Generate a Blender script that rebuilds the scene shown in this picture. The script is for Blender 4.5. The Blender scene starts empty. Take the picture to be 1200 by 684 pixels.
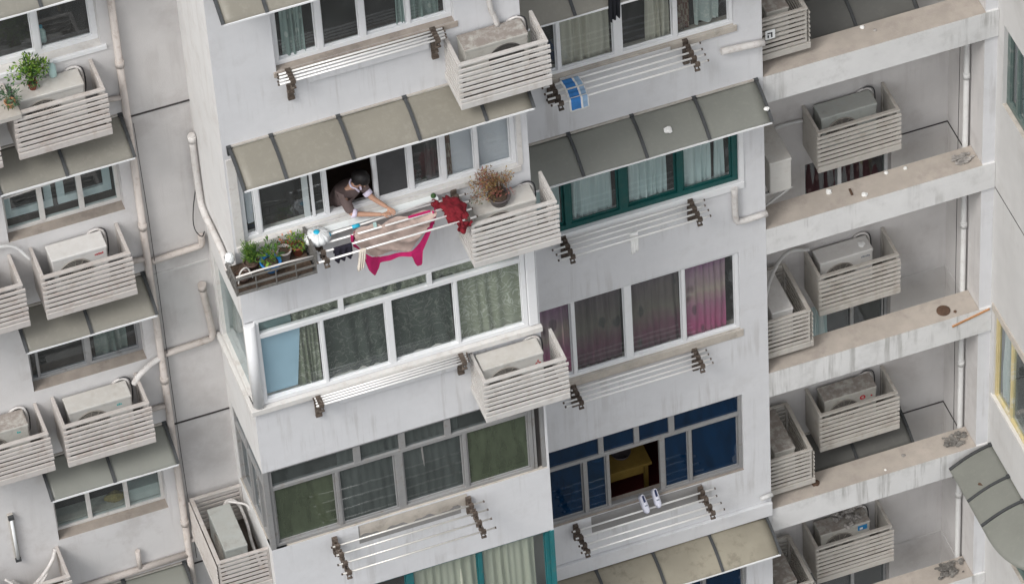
import bpy, bmesh, math, random
from mathutils import Vector, Matrix
random.seed(7)
sc = bpy.context.scene
COL = sc.collection
R = math.radians
PI = math.pi

# ------------------------------------------------------------------ materials
def _mat(name):
    m = bpy.data.materials.new(name); m.use_nodes = True
    nt = m.node_tree; nt.nodes.clear()
    return m, nt, nt.nodes, nt.links
def _n(nodes, kind, **kw):
    n = nodes.new(kind)
    for k, v in kw.items(): setattr(n, k, v)
    return n
def surf(name, col, rough=.6, var=.12, scale=6., metal=0., bump=.0, bscale=60., dirt=0., dirtcol=(.16,.13,.10), streak=0.,
         dscale=3., bevel=0., spec=.4, seed=0., topdust=0., dustcol=(.34,.29,.24), translucent=0., dlo=.5, dhi=.68):
    """painted / mineral surface: colour mottling, dirt blotches, vertical streaks, dust on upward faces"""
    m, nt, N, L = _mat(name)
    out = _n(N,'ShaderNodeOutputMaterial'); bs = _n(N,'ShaderNodeBsdfPrincipled')
    bs.inputs['Roughness'].default_value = rough; bs.inputs['Metallic'].default_value = metal
    bs.inputs['Specular IOR Level'].default_value = spec
    geo = _n(N,'ShaderNodeNewGeometry')
    off = _n(N,'ShaderNodeVectorMath', operation='ADD'); L.new(geo.outputs['Position'], off.inputs[0]); off.inputs[1].default_value = (seed*3.1, seed*1.7, seed*2.3)
    P = off.outputs[0]
    def noise(sc_, det=4, vec=P, rgh=.6):
        t = _n(N,'ShaderNodeTexNoise'); t.inputs['Scale'].default_value = sc_; t.inputs['Detail'].default_value = det
        t.inputs['Roughness'].default_value = rgh; L.new(vec, t.inputs['Vector']); return t.outputs['Fac']
    def mix(fac, a, b, mode='MIX'):
        x = _n(N,'ShaderNodeMix', data_type='RGBA', blend_type=mode)
        for i, v in ((0,fac),(6,a),(7,b)):
            if hasattr(v,'links') or hasattr(v,'is_linked'): L.new(v, x.inputs[i])
            elif i == 0: x.inputs[0].default_value = v
            else: x.inputs[i].default_value = (*v, 1)
        return x.outputs[2]
    def ramp(v, lo, hi):
        r = _n(N,'ShaderNodeMapRange'); r.interpolation_type = 'SMOOTHSTEP'
        r.inputs['From Min'].default_value = lo; r.inputs['From Max'].default_value = hi; L.new(v, r.inputs['Value']); return r.outputs[0]
    def mul(a, k):
        x = _n(N,'ShaderNodeMath', operation='MULTIPLY'); L.new(a, x.inputs[0])
        if isinstance(k,(int,float)): x.inputs[1].default_value = k
        else: L.new(k, x.inputs[1])
        return x.outputs[0]
    lo = tuple(c*(1-var) for c in col); hi = tuple(min(1,c*(1+var)) for c in col)
    c = mix(ramp(noise(scale), .3, .7), lo, hi)
    c2 = mix(.5, c, mix(ramp(noise(scale*.13, 3), .35, .65), lo, hi))
    c = c2
    if streak:
        sv = _n(N,'ShaderNodeVectorMath', operation='MULTIPLY'); L.new(P, sv.inputs[0]); sv.inputs[1].default_value = (9, 9, .55)
        s1 = ramp(noise(1.0, 5, sv.outputs[0], .65), .49, .66)
        s2 = ramp(noise(.8, 3), .42, .62)
        c = mix(mul(mul(s1, s2), streak), c, dirtcol)
    if dirt:
        d1 = ramp(noise(dscale, 8, P, .7), dlo, dhi)
        c = mix(mul(d1, dirt), c, dirtcol)
    if topdust:
        sx = _n(N,'ShaderNodeSeparateXYZ'); L.new(geo.outputs['Normal'], sx.inputs[0])
        t = ramp(sx.outputs[2], .35, .9)
        c = mix(mul(mul(t, ramp(noise(9,6,P,.7), .25, .6)), topdust), c, dustcol)
    L.new(c, bs.inputs['Base Color'])
    nrm = None
    if bevel:
        bv = _n(N,'ShaderNodeBevel'); bv.samples = 4; bv.inputs['Radius'].default_value = bevel; nrm = bv.outputs[0]
    if bump:
        b = _n(N,'ShaderNodeBump'); b.inputs['Strength'].default_value = bump; b.inputs['Distance'].default_value = .01
        L.new(noise(bscale, 5), b.inputs['Height'])
        if nrm: L.new(nrm, b.inputs['Normal'])
        nrm = b.outputs[0]
    if nrm: L.new(nrm, bs.inputs['Normal'])
    sh = bs.outputs[0]
    if translucent:
        tr = _n(N,'ShaderNodeBsdfTranslucent'); L.new(c, tr.inputs[0])
        mx = _n(N,'ShaderNodeMixShader'); mx.inputs[0].default_value = translucent
        L.new(sh, mx.inputs[1]); L.new(tr.outputs[0], mx.inputs[2]); sh = mx.outputs[0]
    L.new(sh, out.inputs[0])
    return m

def glass(name, tint=(.6,.66,.66), refl=.08, film=None, filmfac=0., rough=.02):
    m, nt, N, L = _mat(name)
    out = _n(N,'ShaderNodeOutputMaterial')
    tr = _n(N,'ShaderNodeBsdfTransparent'); tr.inputs[0].default_value = (*tint,1)
    gl = _n(N,'ShaderNodeBsdfGlossy'); gl.inputs['Roughness'].default_value = rough; gl.inputs[0].default_value = (.9,.95,1,1)
    geo = _n(N,'ShaderNodeNewGeometry')
    dt = _n(N,'ShaderNodeVectorMath', operation='DOT_PRODUCT'); L.new(geo.outputs['Normal'], dt.inputs[0]); L.new(geo.outputs['Incoming'], dt.inputs[1])
    ab = _n(N,'ShaderNodeMath', operation='ABSOLUTE'); L.new(dt.outputs['Value'], ab.inputs[0])
    om = _n(N,'ShaderNodeMath', operation='SUBTRACT'); om.inputs[0].default_value = 1; L.new(ab.outputs[0], om.inputs[1])
    pw = _n(N,'ShaderNodeMath', operation='POWER'); L.new(om.outputs[0], pw.inputs[0]); pw.inputs[1].default_value = 5
    ad = _n(N,'ShaderNodeMath', operation='MULTIPLY_ADD'); L.new(pw.outputs[0], ad.inputs[0]); ad.inputs[1].default_value = .9; ad.inputs[2].default_value = .05+refl
    # slightly wavy panes
    no = _n(N,'ShaderNodeTexNoise'); no.inputs['Scale'].default_value = 2.2
    L.new(geo.outputs['Position'], no.inputs['Vector'])
    b = _n(N,'ShaderNodeBump'); b.inputs['Strength'].default_value = .15; b.inputs['Distance'].default_value = .02
    L.new(no.outputs[0], b.inputs['Height']); L.new(b.outputs[0], gl.inputs['Normal'])
    base = tr.outputs[0]
    if not film: film, filmfac = (.32,.335,.33), .12  # default film: grime plus painted haze for hazy reflections
    if film:
        df = _n(N,'ShaderNodeBsdfDiffuse')
        n2 = _n(N,'ShaderNodeTexNoise'); n2.inputs['Scale'].default_value = 3.5; n2.inputs['Detail'].default_value = 5
        sv = _n(N,'ShaderNodeVectorMath', operation='MULTIPLY'); L.new(geo.outputs['Position'], sv.inputs[0]); sv.inputs[1].default_value = (2.2,2.2,.6)
        L.new(sv.outputs[0], n2.inputs['Vector'])
        x = _n(N,'ShaderNodeMix', data_type='RGBA'); L.new(n2.outputs[0], x.inputs[0])
        x.inputs[6].default_value = (*[c*.3 for c in film],1); x.inputs[7].default_value = (*[min(1,c*1.75) for c in film],1)
        L.new(x.outputs[2], df.inputs[0])
        mf = _n(N,'ShaderNodeMixShader'); mf.inputs[0].default_value = filmfac
        L.new(base, mf.inputs[1]); L.new(df.outputs[0], mf.inputs[2]); base = mf.outputs[0]
    mx = _n(N,'ShaderNodeMixShader'); L.new(ad.outputs[0], mx.inputs[0]); L.new(base, mx.inputs[1]); L.new(gl.outputs[0], mx.inputs[2])
    L.new(mx.outputs[0], out.inputs[0])
    return m

def cloth(name, cols, rough=.9, trans=.3, zmod=None, pattern=None, pcol=(.6,.6,.5), pscale=6., alpha=1., axis_mul=(1,1,1)):
    """fabric: cols = list of (pos 0..1, rgb) along generated Z; pattern 'lace' / 'check' / 'motif'"""
    m, nt, N, L = _mat(name)
    out = _n(N,'ShaderNodeOutputMaterial')
    tc = _n(N,'ShaderNodeTexCoord'); sx = _n(N,'ShaderNodeSeparateXYZ'); L.new(tc.outputs['Generated'], sx.inputs[0])
    geo = _n(N,'ShaderNodeNewGeometry')
    n0 = _n(N,'ShaderNodeTexNoise'); n0.inputs['Scale'].default_value = 4; n0.inputs['Detail'].default_value = 4; L.new(geo.outputs['Position'], n0.inputs['Vector'])
    ad = _n(N,'ShaderNodeMath', operation='MULTIPLY_ADD'); L.new(n0.outputs[0], ad.inputs[0]); ad.inputs[1].default_value = .25
    L.new(sx.outputs[2], ad.inputs[2])
    sb = _n(N,'ShaderNodeMath', operation='SUBTRACT'); L.new(ad.outputs[0], sb.inputs[0]); sb.inputs[1].default_value = .125
    cr = _n(N,'ShaderNodeValToRGB'); L.new(sb.outputs[0], cr.inputs[0])
    el = cr.color_ramp.elements
    while len(el) < len(cols): el.new(.5)
    for e_, (p, c) in zip(el, cols): e_.position = p; e_.color = (*c,1)
    col = cr.outputs[0]
    if pattern:
        if pattern == 'lace':
            nn = _n(N,'ShaderNodeTexNoise'); nn.inputs['Scale'].default_value = pscale; nn.inputs['Detail'].default_value = 2; nn.inputs['Distortion'].default_value = 2.0
            L.new(geo.outputs['Position'], nn.inputs['Vector'])
            s_ = _n(N,'ShaderNodeMath', operation='SUBTRACT'); L.new(nn.outputs[0], s_.inputs[0]); s_.inputs[1].default_value = .5
            a_ = _n(N,'ShaderNodeMath', operation='ABSOLUTE'); L.new(s_.outputs[0], a_.inputs[0])
            mr = _n(N,'ShaderNodeMapRange'); mr.inputs['From Min'].default_value = .0; mr.inputs['From Max'].default_value = .035
            mr.inputs['To Min'].default_value = 1; mr.inputs['To Max'].default_value = 0; L.new(a_.outputs[0], mr.inputs[0]); f = mr.outputs[0]
        elif pattern == 'check':
            sv = _n(N,'ShaderNodeVectorMath', operation='MULTIPLY'); L.new(tc.outputs['Generated'], sv.inputs[0]); sv.inputs[1].default_value = axis_mul
            ck = _n(N,'ShaderNodeTexChecker'); ck.inputs['Scale'].default_value = 1; L.new(sv.outputs[0], ck.inputs['Vector']); f = ck.outputs[1]
        else:
            vo = _n(N,'ShaderNodeTexVoronoi'); vo.inputs['Scale'].default_value = pscale
            sv = _n(N,'ShaderNodeVectorMath', operation='MULTIPLY'); L.new(geo.outputs['Position'], sv.inputs[0]); sv.inputs[1].default_value = (1,1,.5)
            L.new(sv.outputs[0], vo.inputs['Vector'])
            mr = _n(N,'ShaderNodeMapRange'); mr.inputs['From Min'].default_value = .18; mr.inputs['From Max'].default_value = .26
            mr.inputs['To Min'].default_value = .75; mr.inputs['To Max'].default_value = 0; L.new(vo.outputs['Distance'], mr.inputs[0]); f = mr.outputs[0]
        x = _n(N,'ShaderNodeMix', data_type='RGBA'); L.new(f, x.inputs[0]); L.new(col, x.inputs[6]); x.inputs[7].default_value = (*pcol,1); col = x.outputs[2]
    df = _n(N,'ShaderNodeBsdfPrincipled'); df.inputs['Roughness'].default_value = rough; df.inputs['Specular IOR Level'].default_value = .15; L.new(col, df.inputs['Base Color'])
    b = _n(N,'ShaderNodeBump'); b.inputs['Strength'].default_value = .25; b.inputs['Distance'].default_value = .01
    n3 = _n(N,'ShaderNodeTexNoise'); n3.inputs['Scale'].default_value = 25; L.new(geo.outputs['Position'], n3.inputs['Vector']); L.new(n3.outputs[0], b.inputs['Height']); L.new(b.outputs[0], df.inputs['Normal'])
    tr = _n(N,'ShaderNodeBsdfTranslucent'); L.new(col, tr.inputs[0])
    mx = _n(N,'ShaderNodeMixShader'); mx.inputs[0].default_value = trans; L.new(df.outputs[0], mx.inputs[1]); L.new(tr.outputs[0], mx.inputs[2]); s = mx.outputs[0]
    if alpha < 1:
        tp = _n(N,'ShaderNodeBsdfTransparent'); m2 = _n(N,'ShaderNodeMixShader'); m2.inputs[0].default_value = alpha
        L.new(tp.outputs[0], m2.inputs[1]); L.new(s, m2.inputs[2]); s = m2.outputs[0]
    L.new(s, out.inputs[0])
    return m

M = {}
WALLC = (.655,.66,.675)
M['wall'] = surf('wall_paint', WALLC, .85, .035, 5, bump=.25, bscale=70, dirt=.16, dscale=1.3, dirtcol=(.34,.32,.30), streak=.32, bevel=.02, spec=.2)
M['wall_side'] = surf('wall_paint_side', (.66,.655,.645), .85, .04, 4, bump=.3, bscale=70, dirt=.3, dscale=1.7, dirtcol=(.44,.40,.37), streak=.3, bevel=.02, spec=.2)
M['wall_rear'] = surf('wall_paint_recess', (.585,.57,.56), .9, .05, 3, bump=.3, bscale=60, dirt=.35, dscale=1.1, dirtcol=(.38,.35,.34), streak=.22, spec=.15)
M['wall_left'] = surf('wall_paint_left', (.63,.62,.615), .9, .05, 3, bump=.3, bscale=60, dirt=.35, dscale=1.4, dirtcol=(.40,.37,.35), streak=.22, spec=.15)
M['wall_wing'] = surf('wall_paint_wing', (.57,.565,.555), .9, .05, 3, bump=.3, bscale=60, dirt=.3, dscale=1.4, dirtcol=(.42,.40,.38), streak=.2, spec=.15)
M['ledge'] = surf('bare_ledge', (.36,.315,.275), .95, .16, 7, bump=.5, bscale=45, dirt=.55, dscale=4, dirtcol=(.22,.19,.17), spec=.1)
M['ledge2'] = surf('pale_ledge', (.48,.44,.39), .95, .14, 6, bump=.4, bscale=45, dirt=.5, dscale=4, dirtcol=(.26,.23,.2), spec=.1)
M['patch'] = surf('grey_render', (.27,.265,.26), .95, .12, 6, bump=.4, bscale=50, dirt=.5, dscale=6, dirtcol=(.27,.255,.245), spec=.1)
M['joint'] = surf('joint', (.05,.045,.045), .9)
M['joint_light'] = surf('joint_light', (.55,.54,.53), .9)
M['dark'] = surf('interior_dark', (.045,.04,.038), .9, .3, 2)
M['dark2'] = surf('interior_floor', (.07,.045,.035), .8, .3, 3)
M['white'] = surf('white_frame', (.76,.77,.78), .4, .03, 9, dirt=.18, dscale=9, dirtcol=(.5,.47,.43), spec=.4)
M['white2'] = surf('old_white_frame', (.64,.625,.60), .6, .06, 9, dirt=.45, dscale=7, dirtcol=(.44,.39,.35))
M['grey'] = surf('grey_frame', (.33,.33,.33), .5, .1, 9, metal=.3, dirt=.6, dscale=9, dirtcol=(.24,.21,.18))
M['alu'] = surf('aluminium_frame', (.42,.43,.44), .4, .08, 9, metal=.5, dirt=.4, dscale=9)
M['green'] = surf('green_frame', (.005,.070,.066), .4, .12, 9, dirt=.3, dscale=10, dirtcol=(.06,.09,.08))
M['teal'] = surf('teal_frame', (.02,.15,.165), .45, .12, 9, dirt=.3, dscale=10)
M['dkgreen'] = surf('dark_green_frame', (.10,.14,.13), .4, .12, 9, dirt=.5, dscale=10, dirtcol=(.3,.3,.28))
M['yellow'] = surf('yellow_tape_frame', (.56,.47,.25), .6, .1, 6, dirt=.8, dscale=5, dirtcol=(.62,.60,.55))
M['cage'] = surf('cage_paint', (.565,.55,.53), .6, .05, 8, dirt=.45, dscale=5, dirtcol=(.38,.33,.29), topdust=.3, streak=.3)
M['cage2'] = surf('cage_paint_dull', (.475,.455,.42), .65, .06, 8, dirt=.55, dscale=5, dirtcol=(.32,.28,.24), topdust=.35, streak=.3)
M['cage3'] = surf('cage_paint_left', (.535,.505,.48), .6, .06, 8, dirt=.5, dscale=5, dirtcol=(.38,.31,.27), topdust=.3, streak=.3)
M['tray'] = surf('tray_shade', (.12,.10,.085), .95, .4, 9)  # dark tone puts the shade inside the cages into the colour
M['ac'] = surf('ac_casing', (.58,.57,.54), .5, .05, 8, dirt=.3, dscale=7, dirtcol=(.33,.29,.24), topdust=.35, dustcol=(.42,.38,.33), bevel=.012)
M['ac_dusty'] = surf('ac_casing_dusty', (.50,.49,.45), .6, .08, 8, dirt=.45, dscale=9, dirtcol=(.3,.26,.22), topdust=1.0, dustcol=(.27,.235,.21), bevel=.012)
M['ac_pale'] = surf('ac_casing_pale', (.66,.65,.63), .45, .04, 8, dirt=.2, dscale=7, dirtcol=(.4,.36,.33), topdust=.15, bevel=.012)
M['ac_grey'] = surf('ac_casing_grey', (.40,.42,.40), .5, .05, 8, dirt=.3, dscale=7, topdust=.2, bevel=.012)
M['fan'] = surf('fan_grille', (.30,.28,.25), .6, .2, 20)
M['fan_dark'] = surf('fan_dark', (.085,.08,.075), .7, .3, 20)
M['awning'] = surf('awning_sheet', (.315,.303,.262), .4, .09, 1.6, dirt=.45, dscale=13, dirtcol=(.38,.36,.315), spec=.4, translucent=.30, streak=.3)
M['awning_g'] = surf('awning_sheet_green', (.295,.302,.27), .38, .1, 1.2, dirt=.4, dscale=13, dirtcol=(.33,.33,.295), spec=.45, translucent=.30, streak=.3)
M['awning_b'] = surf('awning_sheet_beige', (.325,.305,.255), .4, .09, 1.2, dirt=.45, dscale=13, dirtcol=(.40,.375,.32), spec=.4, translucent=.30, streak=.3)
M['awning_d'] = surf('awning_sheet_dirty', (.31,.285,.225), .5, .2, 1.4, dirt=.7, dscale=4, dirtcol=(.20,.18,.14), spec=.3, translucent=.1)
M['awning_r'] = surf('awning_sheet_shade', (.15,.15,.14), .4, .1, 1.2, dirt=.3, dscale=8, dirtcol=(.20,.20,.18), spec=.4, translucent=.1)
M['rib'] = surf('awning_rib', (.055,.058,.06), .5, .2, 20)
M['steel'] = surf('steel_rod', (.90,.89,.87), .3, .04, 20, metal=.15, spec=.8)
M['steel_dull'] = surf('steel_rod_dull', (.66,.64,.60), .35, .08, 20, metal=.4, spec=.6)
M['rust'] = surf('rusty_arm', (.085,.065,.052), .8, .45, 30, dirt=.7, dscale=22, dirtcol=(.22,.19,.16))
M['pipe'] = surf('pvc_pipe', (.52,.475,.44), .55, .1, 5, dirt=.5, dscale=9, dirtcol=(.30,.23,.19))
M['pipe_w'] = surf('pvc_pipe_white', (.58,.58,.57), .5, .06, 5, dirt=.3, dscale=7, dirtcol=(.36,.33,.3))
M['tape'] = surf('pipe_wrap', (.60,.58,.56), .7, .1, 14, dirt=.5, dscale=12, dirtcol=(.35,.28,.24))
M['cable'] = surf('black_cable', (.03,.03,.03), .6)
M['wire_iron'] = surf('iron_rack', (.19,.185,.175), .6, .3, 30, metal=.3, dirt=.5, dscale=20, dirtcol=(.25,.22,.19))
M['wire_white'] = surf('white_tube', (.62,.60,.57), .5, .1, 10)
M['soil'] = surf('soil', (.10,.07,.05), .95, .4, 40, bump=.6)
M['terracotta'] = surf('terracotta', (.28,.085,.045), .7, .2, 20)
M['terra_lt'] = surf('terracotta_light', (.45,.24,.12), .8, .2, 20)
M['brown_pot'] = surf('brown_glazed_pot', (.09,.055,.045), .35, .3, 20)
M['grey_pot'] = surf('grey_glazed_pot', (.10,.085,.085), .35, .3, 20)
M['blue_pot'] = surf('blue_plastic', (.03,.20,.52), .4, .1, 10)
M['pale_pot'] = surf('pale_pot', (.55,.50,.48), .5, .1, 12)
M['plastic_white'] = surf('white_plastic', (.78,.80,.80), .4, .03, 8)
M['board'] = surf('white_board', (.80,.84,.84), .45, .03, 6, dirt=.12, dscale=6)
M['paper'] = surf('tissue', (.82,.82,.80), .9, .05, 20)
M['cyan'] = surf('cyan_plastic', (.02,.42,.62), .4, .1, 10)
M['aqua'] = surf('aqua_plastic', (.45,.62,.60), .4, .1, 10)
M['skin'] = surf('skin', (.50,.29,.20), .55, .08, 20)
M['hair'] = surf('black_hair', (.012,.010,.010), .5, .3, 60)
M['shirt'] = surf('brown_shirt', (.145,.105,.10), .9, .14, 90, bump=.5, bscale=120)
M['collar'] = surf('lilac_collar', (.72,.66,.80), .8, .04, 30)
M['trousers'] = surf('dark_trousers', (.02,.018,.02), .9)
M['red'] = surf('red_cloth', (.17,.008,.016), .9, .35, 30, bump=.6, bscale=90)
M['magenta'] = surf('magenta_cloth', (.46,.012,.115), .85, .15, 20)
M['beige'] = surf('beige_lining', (.53,.415,.365), .9, .26, 7, bump=.6, bscale=22, translucent=.1)
M['navy'] = surf('navy_cloth', (.018,.016,.028), .9, .3, 20)
M['cream'] = surf('cream_cloth', (.66,.60,.52), .9, .1, 20)
M['black_cloth'] = surf('black_cloth', (.012,.013,.018), .9, .3, 20)
M['shoe'] = surf('white_shoe', (.70,.71,.80), .6, .05, 30)
M['shoe_in'] = surf('shoe_lining', (.12,.16,.34), .9, .1, 30)
M['red_mark'] = surf('red_mark', (.50,.03,.04), .6)
M['blue_mark'] = surf('blue_mark', (.02,.22,.50), .6)
M['teal_mark'] = surf('teal_mark', (.02,.42,.42), .6)
M['black_mark'] = surf('black_mark', (.04,.04,.045), .6)
M['grey_mark'] = surf('grey_mark', (.22,.25,.30), .6)
M['rubble_d'] = surf('rubble_dark', (.20,.19,.175), .95, .5, 30, bump=.8, bscale=50, dirt=.7, dscale=25, dirtcol=(.06,.055,.05))
M['rubble'] = surf('rubble', (.34,.32,.30), .95, .45, 30, bump=.8, bscale=50, dirt=.6, dscale=25, dirtcol=(.12,.11,.10))
M['rustplate'] = surf('rusty_disc', (.10,.06,.04), .9, .3, 20)
M['leaf'] = surf('leaf_green', (.10,.21,.035), .6, .45, 30, translucent=.3)
M['leaf_l'] = surf('leaf_light', (.22,.36,.05), .6, .4, 30, translucent=.3)
M['leaf_d'] = surf('leaf_dark', (.05,.115,.035), .6, .4, 30, translucent=.3)
M['leaf_b'] = surf('leaf_bluegreen', (.10,.17,.10), .6, .35, 30, translucent=.3)
M['dry'] = surf('dry_leaf', (.30,.16,.085), .8, .5, 40, translucent=.2)
M['dry_p'] = surf('dry_leaf_pink', (.34,.12,.10), .8, .4, 40, translucent=.2)
M['dry_y'] = surf('dry_leaf_yellow', (.36,.26,.09), .8, .4, 40, translucent=.2)
M['stem'] = surf('stem', (.10,.07,.04), .8, .3, 30)
M['orange_fl'] = surf('orange_flower', (.75,.22,.05), .7, .3, 40)
M['table'] = surf('yellow_wood', (.20,.13,.03), .5, .15, 10)
M['redfloor'] = surf('red_floor', (.09,.013,.012), .6, .2, 6)
M['ground'] = surf('asphalt_ground', (.085,.085,.08), .9, .3, .3, dirt=.5, dscale=.05, dirtcol=(.05,.08,.03))
M['roofgrey'] = surf('roof_deck', (.3,.3,.29), .9)
M['g_clear'] = glass('glass_clear', (.90,.93,.92), .02)
M['g_dark'] = glass('glass_dark', (.55,.60,.58), .02)
M['g_sky'] = glass('glass_pale', (.55,.60,.62), .06, film=(.42,.47,.52), filmfac=.45)
M['g_side'] = glass('glass_greenish', (.5,.6,.58), .04, film=(.30,.38,.36), filmfac=.6)
M['g_green'] = glass('glass_green', (.35,.45,.36), .02, film=(.088,.108,.070), filmfac=.72)
M['g_grey'] = glass('glass_dusty', (.50,.55,.54), .03, film=(.13,.15,.145), filmfac=.34)
M['g_blue'] = glass('glass_blue', (.02,.14,.28), .01, film=(.002,.030,.085), filmfac=.55)
M['g_aqua'] = glass('glass_aqua', (.74,.84,.84), .03)
M['screen'] = surf('insect_screen', (.055,.056,.058), .8, .1, 60)
M['bluefilm'] = surf('blue_panel', (.42,.62,.76), .6, .05, 3)
M['curt_gg'] = cloth('curtain_greygreen', [(0,(.24,.32,.30)),(1,(.34,.42,.40))], pattern='motif', pcol=(.50,.56,.53), pscale=9)
M['curt_lace'] = cloth('curtain_lace', [(0,(.24,.27,.20)),(1,(.29,.31,.23))], pattern='lace', pcol=(.55,.57,.48), pscale=4, trans=.2)
M['refl_aqua'] = cloth('reflection_aqua', [(0,(.25,.38,.38)),(1,(.30,.42,.42))])  # glass reflection painted as a plain aqua colour
M['curt_lace_l'] = cloth('curtain_lace_light', [(0,(.36,.39,.30)),(1,(.40,.43,.33))], pattern='lace', pcol=(.66,.68,.60), pscale=4, trans=.2)
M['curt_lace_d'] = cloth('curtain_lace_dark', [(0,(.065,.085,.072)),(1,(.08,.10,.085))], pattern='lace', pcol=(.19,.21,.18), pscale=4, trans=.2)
M['curt_beige'] = cloth('curtain_beige', [(0,(.74,.71,.60)),(1,(.82,.79,.69))])
M['curt_pale'] = cloth('curtain_pale', [(0,(.55,.64,.62)),(1,(.62,.68,.66))], pattern='lace', pcol=(.75,.78,.74), pscale=5)
M['curt_aqua'] = cloth('curtain_aqua', [(0,(.70,.86,.87)),(1,(.78,.88,.88))])
M['curt_purple'] = cloth('curtain_purple', [(0,(.46,.30,.32)),(.2,(.62,.14,.32)),(.45,(.52,.24,.36)),(.6,(.58,.47,.42)),(.8,(.46,.31,.39)),(1,(.34,.15,.31))], pattern='motif', pcol=(.15,.09,.12), pscale=3.6)
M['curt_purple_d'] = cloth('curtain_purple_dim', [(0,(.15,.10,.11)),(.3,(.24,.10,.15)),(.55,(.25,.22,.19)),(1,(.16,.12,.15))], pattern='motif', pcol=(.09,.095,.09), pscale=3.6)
M['curt_grey'] = cloth('curtain_grey', [(0,(.30,.29,.28)),(1,(.36,.35,.34))])
M['curt_cream'] = cloth('curtain_cream', [(0,(.66,.68,.55)),(1,(.70,.72,.60))])
M['curt_white'] = cloth('blind_white', [(0,(.80,.83,.90)),(1,(.84,.86,.92))])
M['curt_brown'] = cloth('curtain_brown', [(0,(.16,.075,.055)),(1,(.18,.09,.06))], pattern='check', pcol=(.30,.24,.18), axis_mul=(3,3,12))
M['curt_dark'] = cloth('curtain_dark_pattern', [(0,(.075,.068,.068)),(1,(.06,.058,.058))], pattern='motif', pcol=(.15,.13,.13), pscale=7)
M['curt_red'] = cloth('curtain_dark_red', [(0,(.10,.045,.05)),(1,(.08,.045,.05))], pattern='motif', pcol=(.17,.11,.11), pscale=7)
M['towel_blue'] = surf('towel_blue', (.05,.22,.56), .95, .15, 30, bump=.5, bscale=120)
M['towel_pale'] = surf('towel_pale', (.32,.47,.66), .95, .15, 30, bump=.5, bscale=120)
M['towel'] = cloth('towel_check', [(0,(.10,.30,.62)),(1,(.12,.34,.66))], pattern='check', pcol=(.72,.78,.82), axis_mul=(2.99,.5,3.2), trans=.1)

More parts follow.
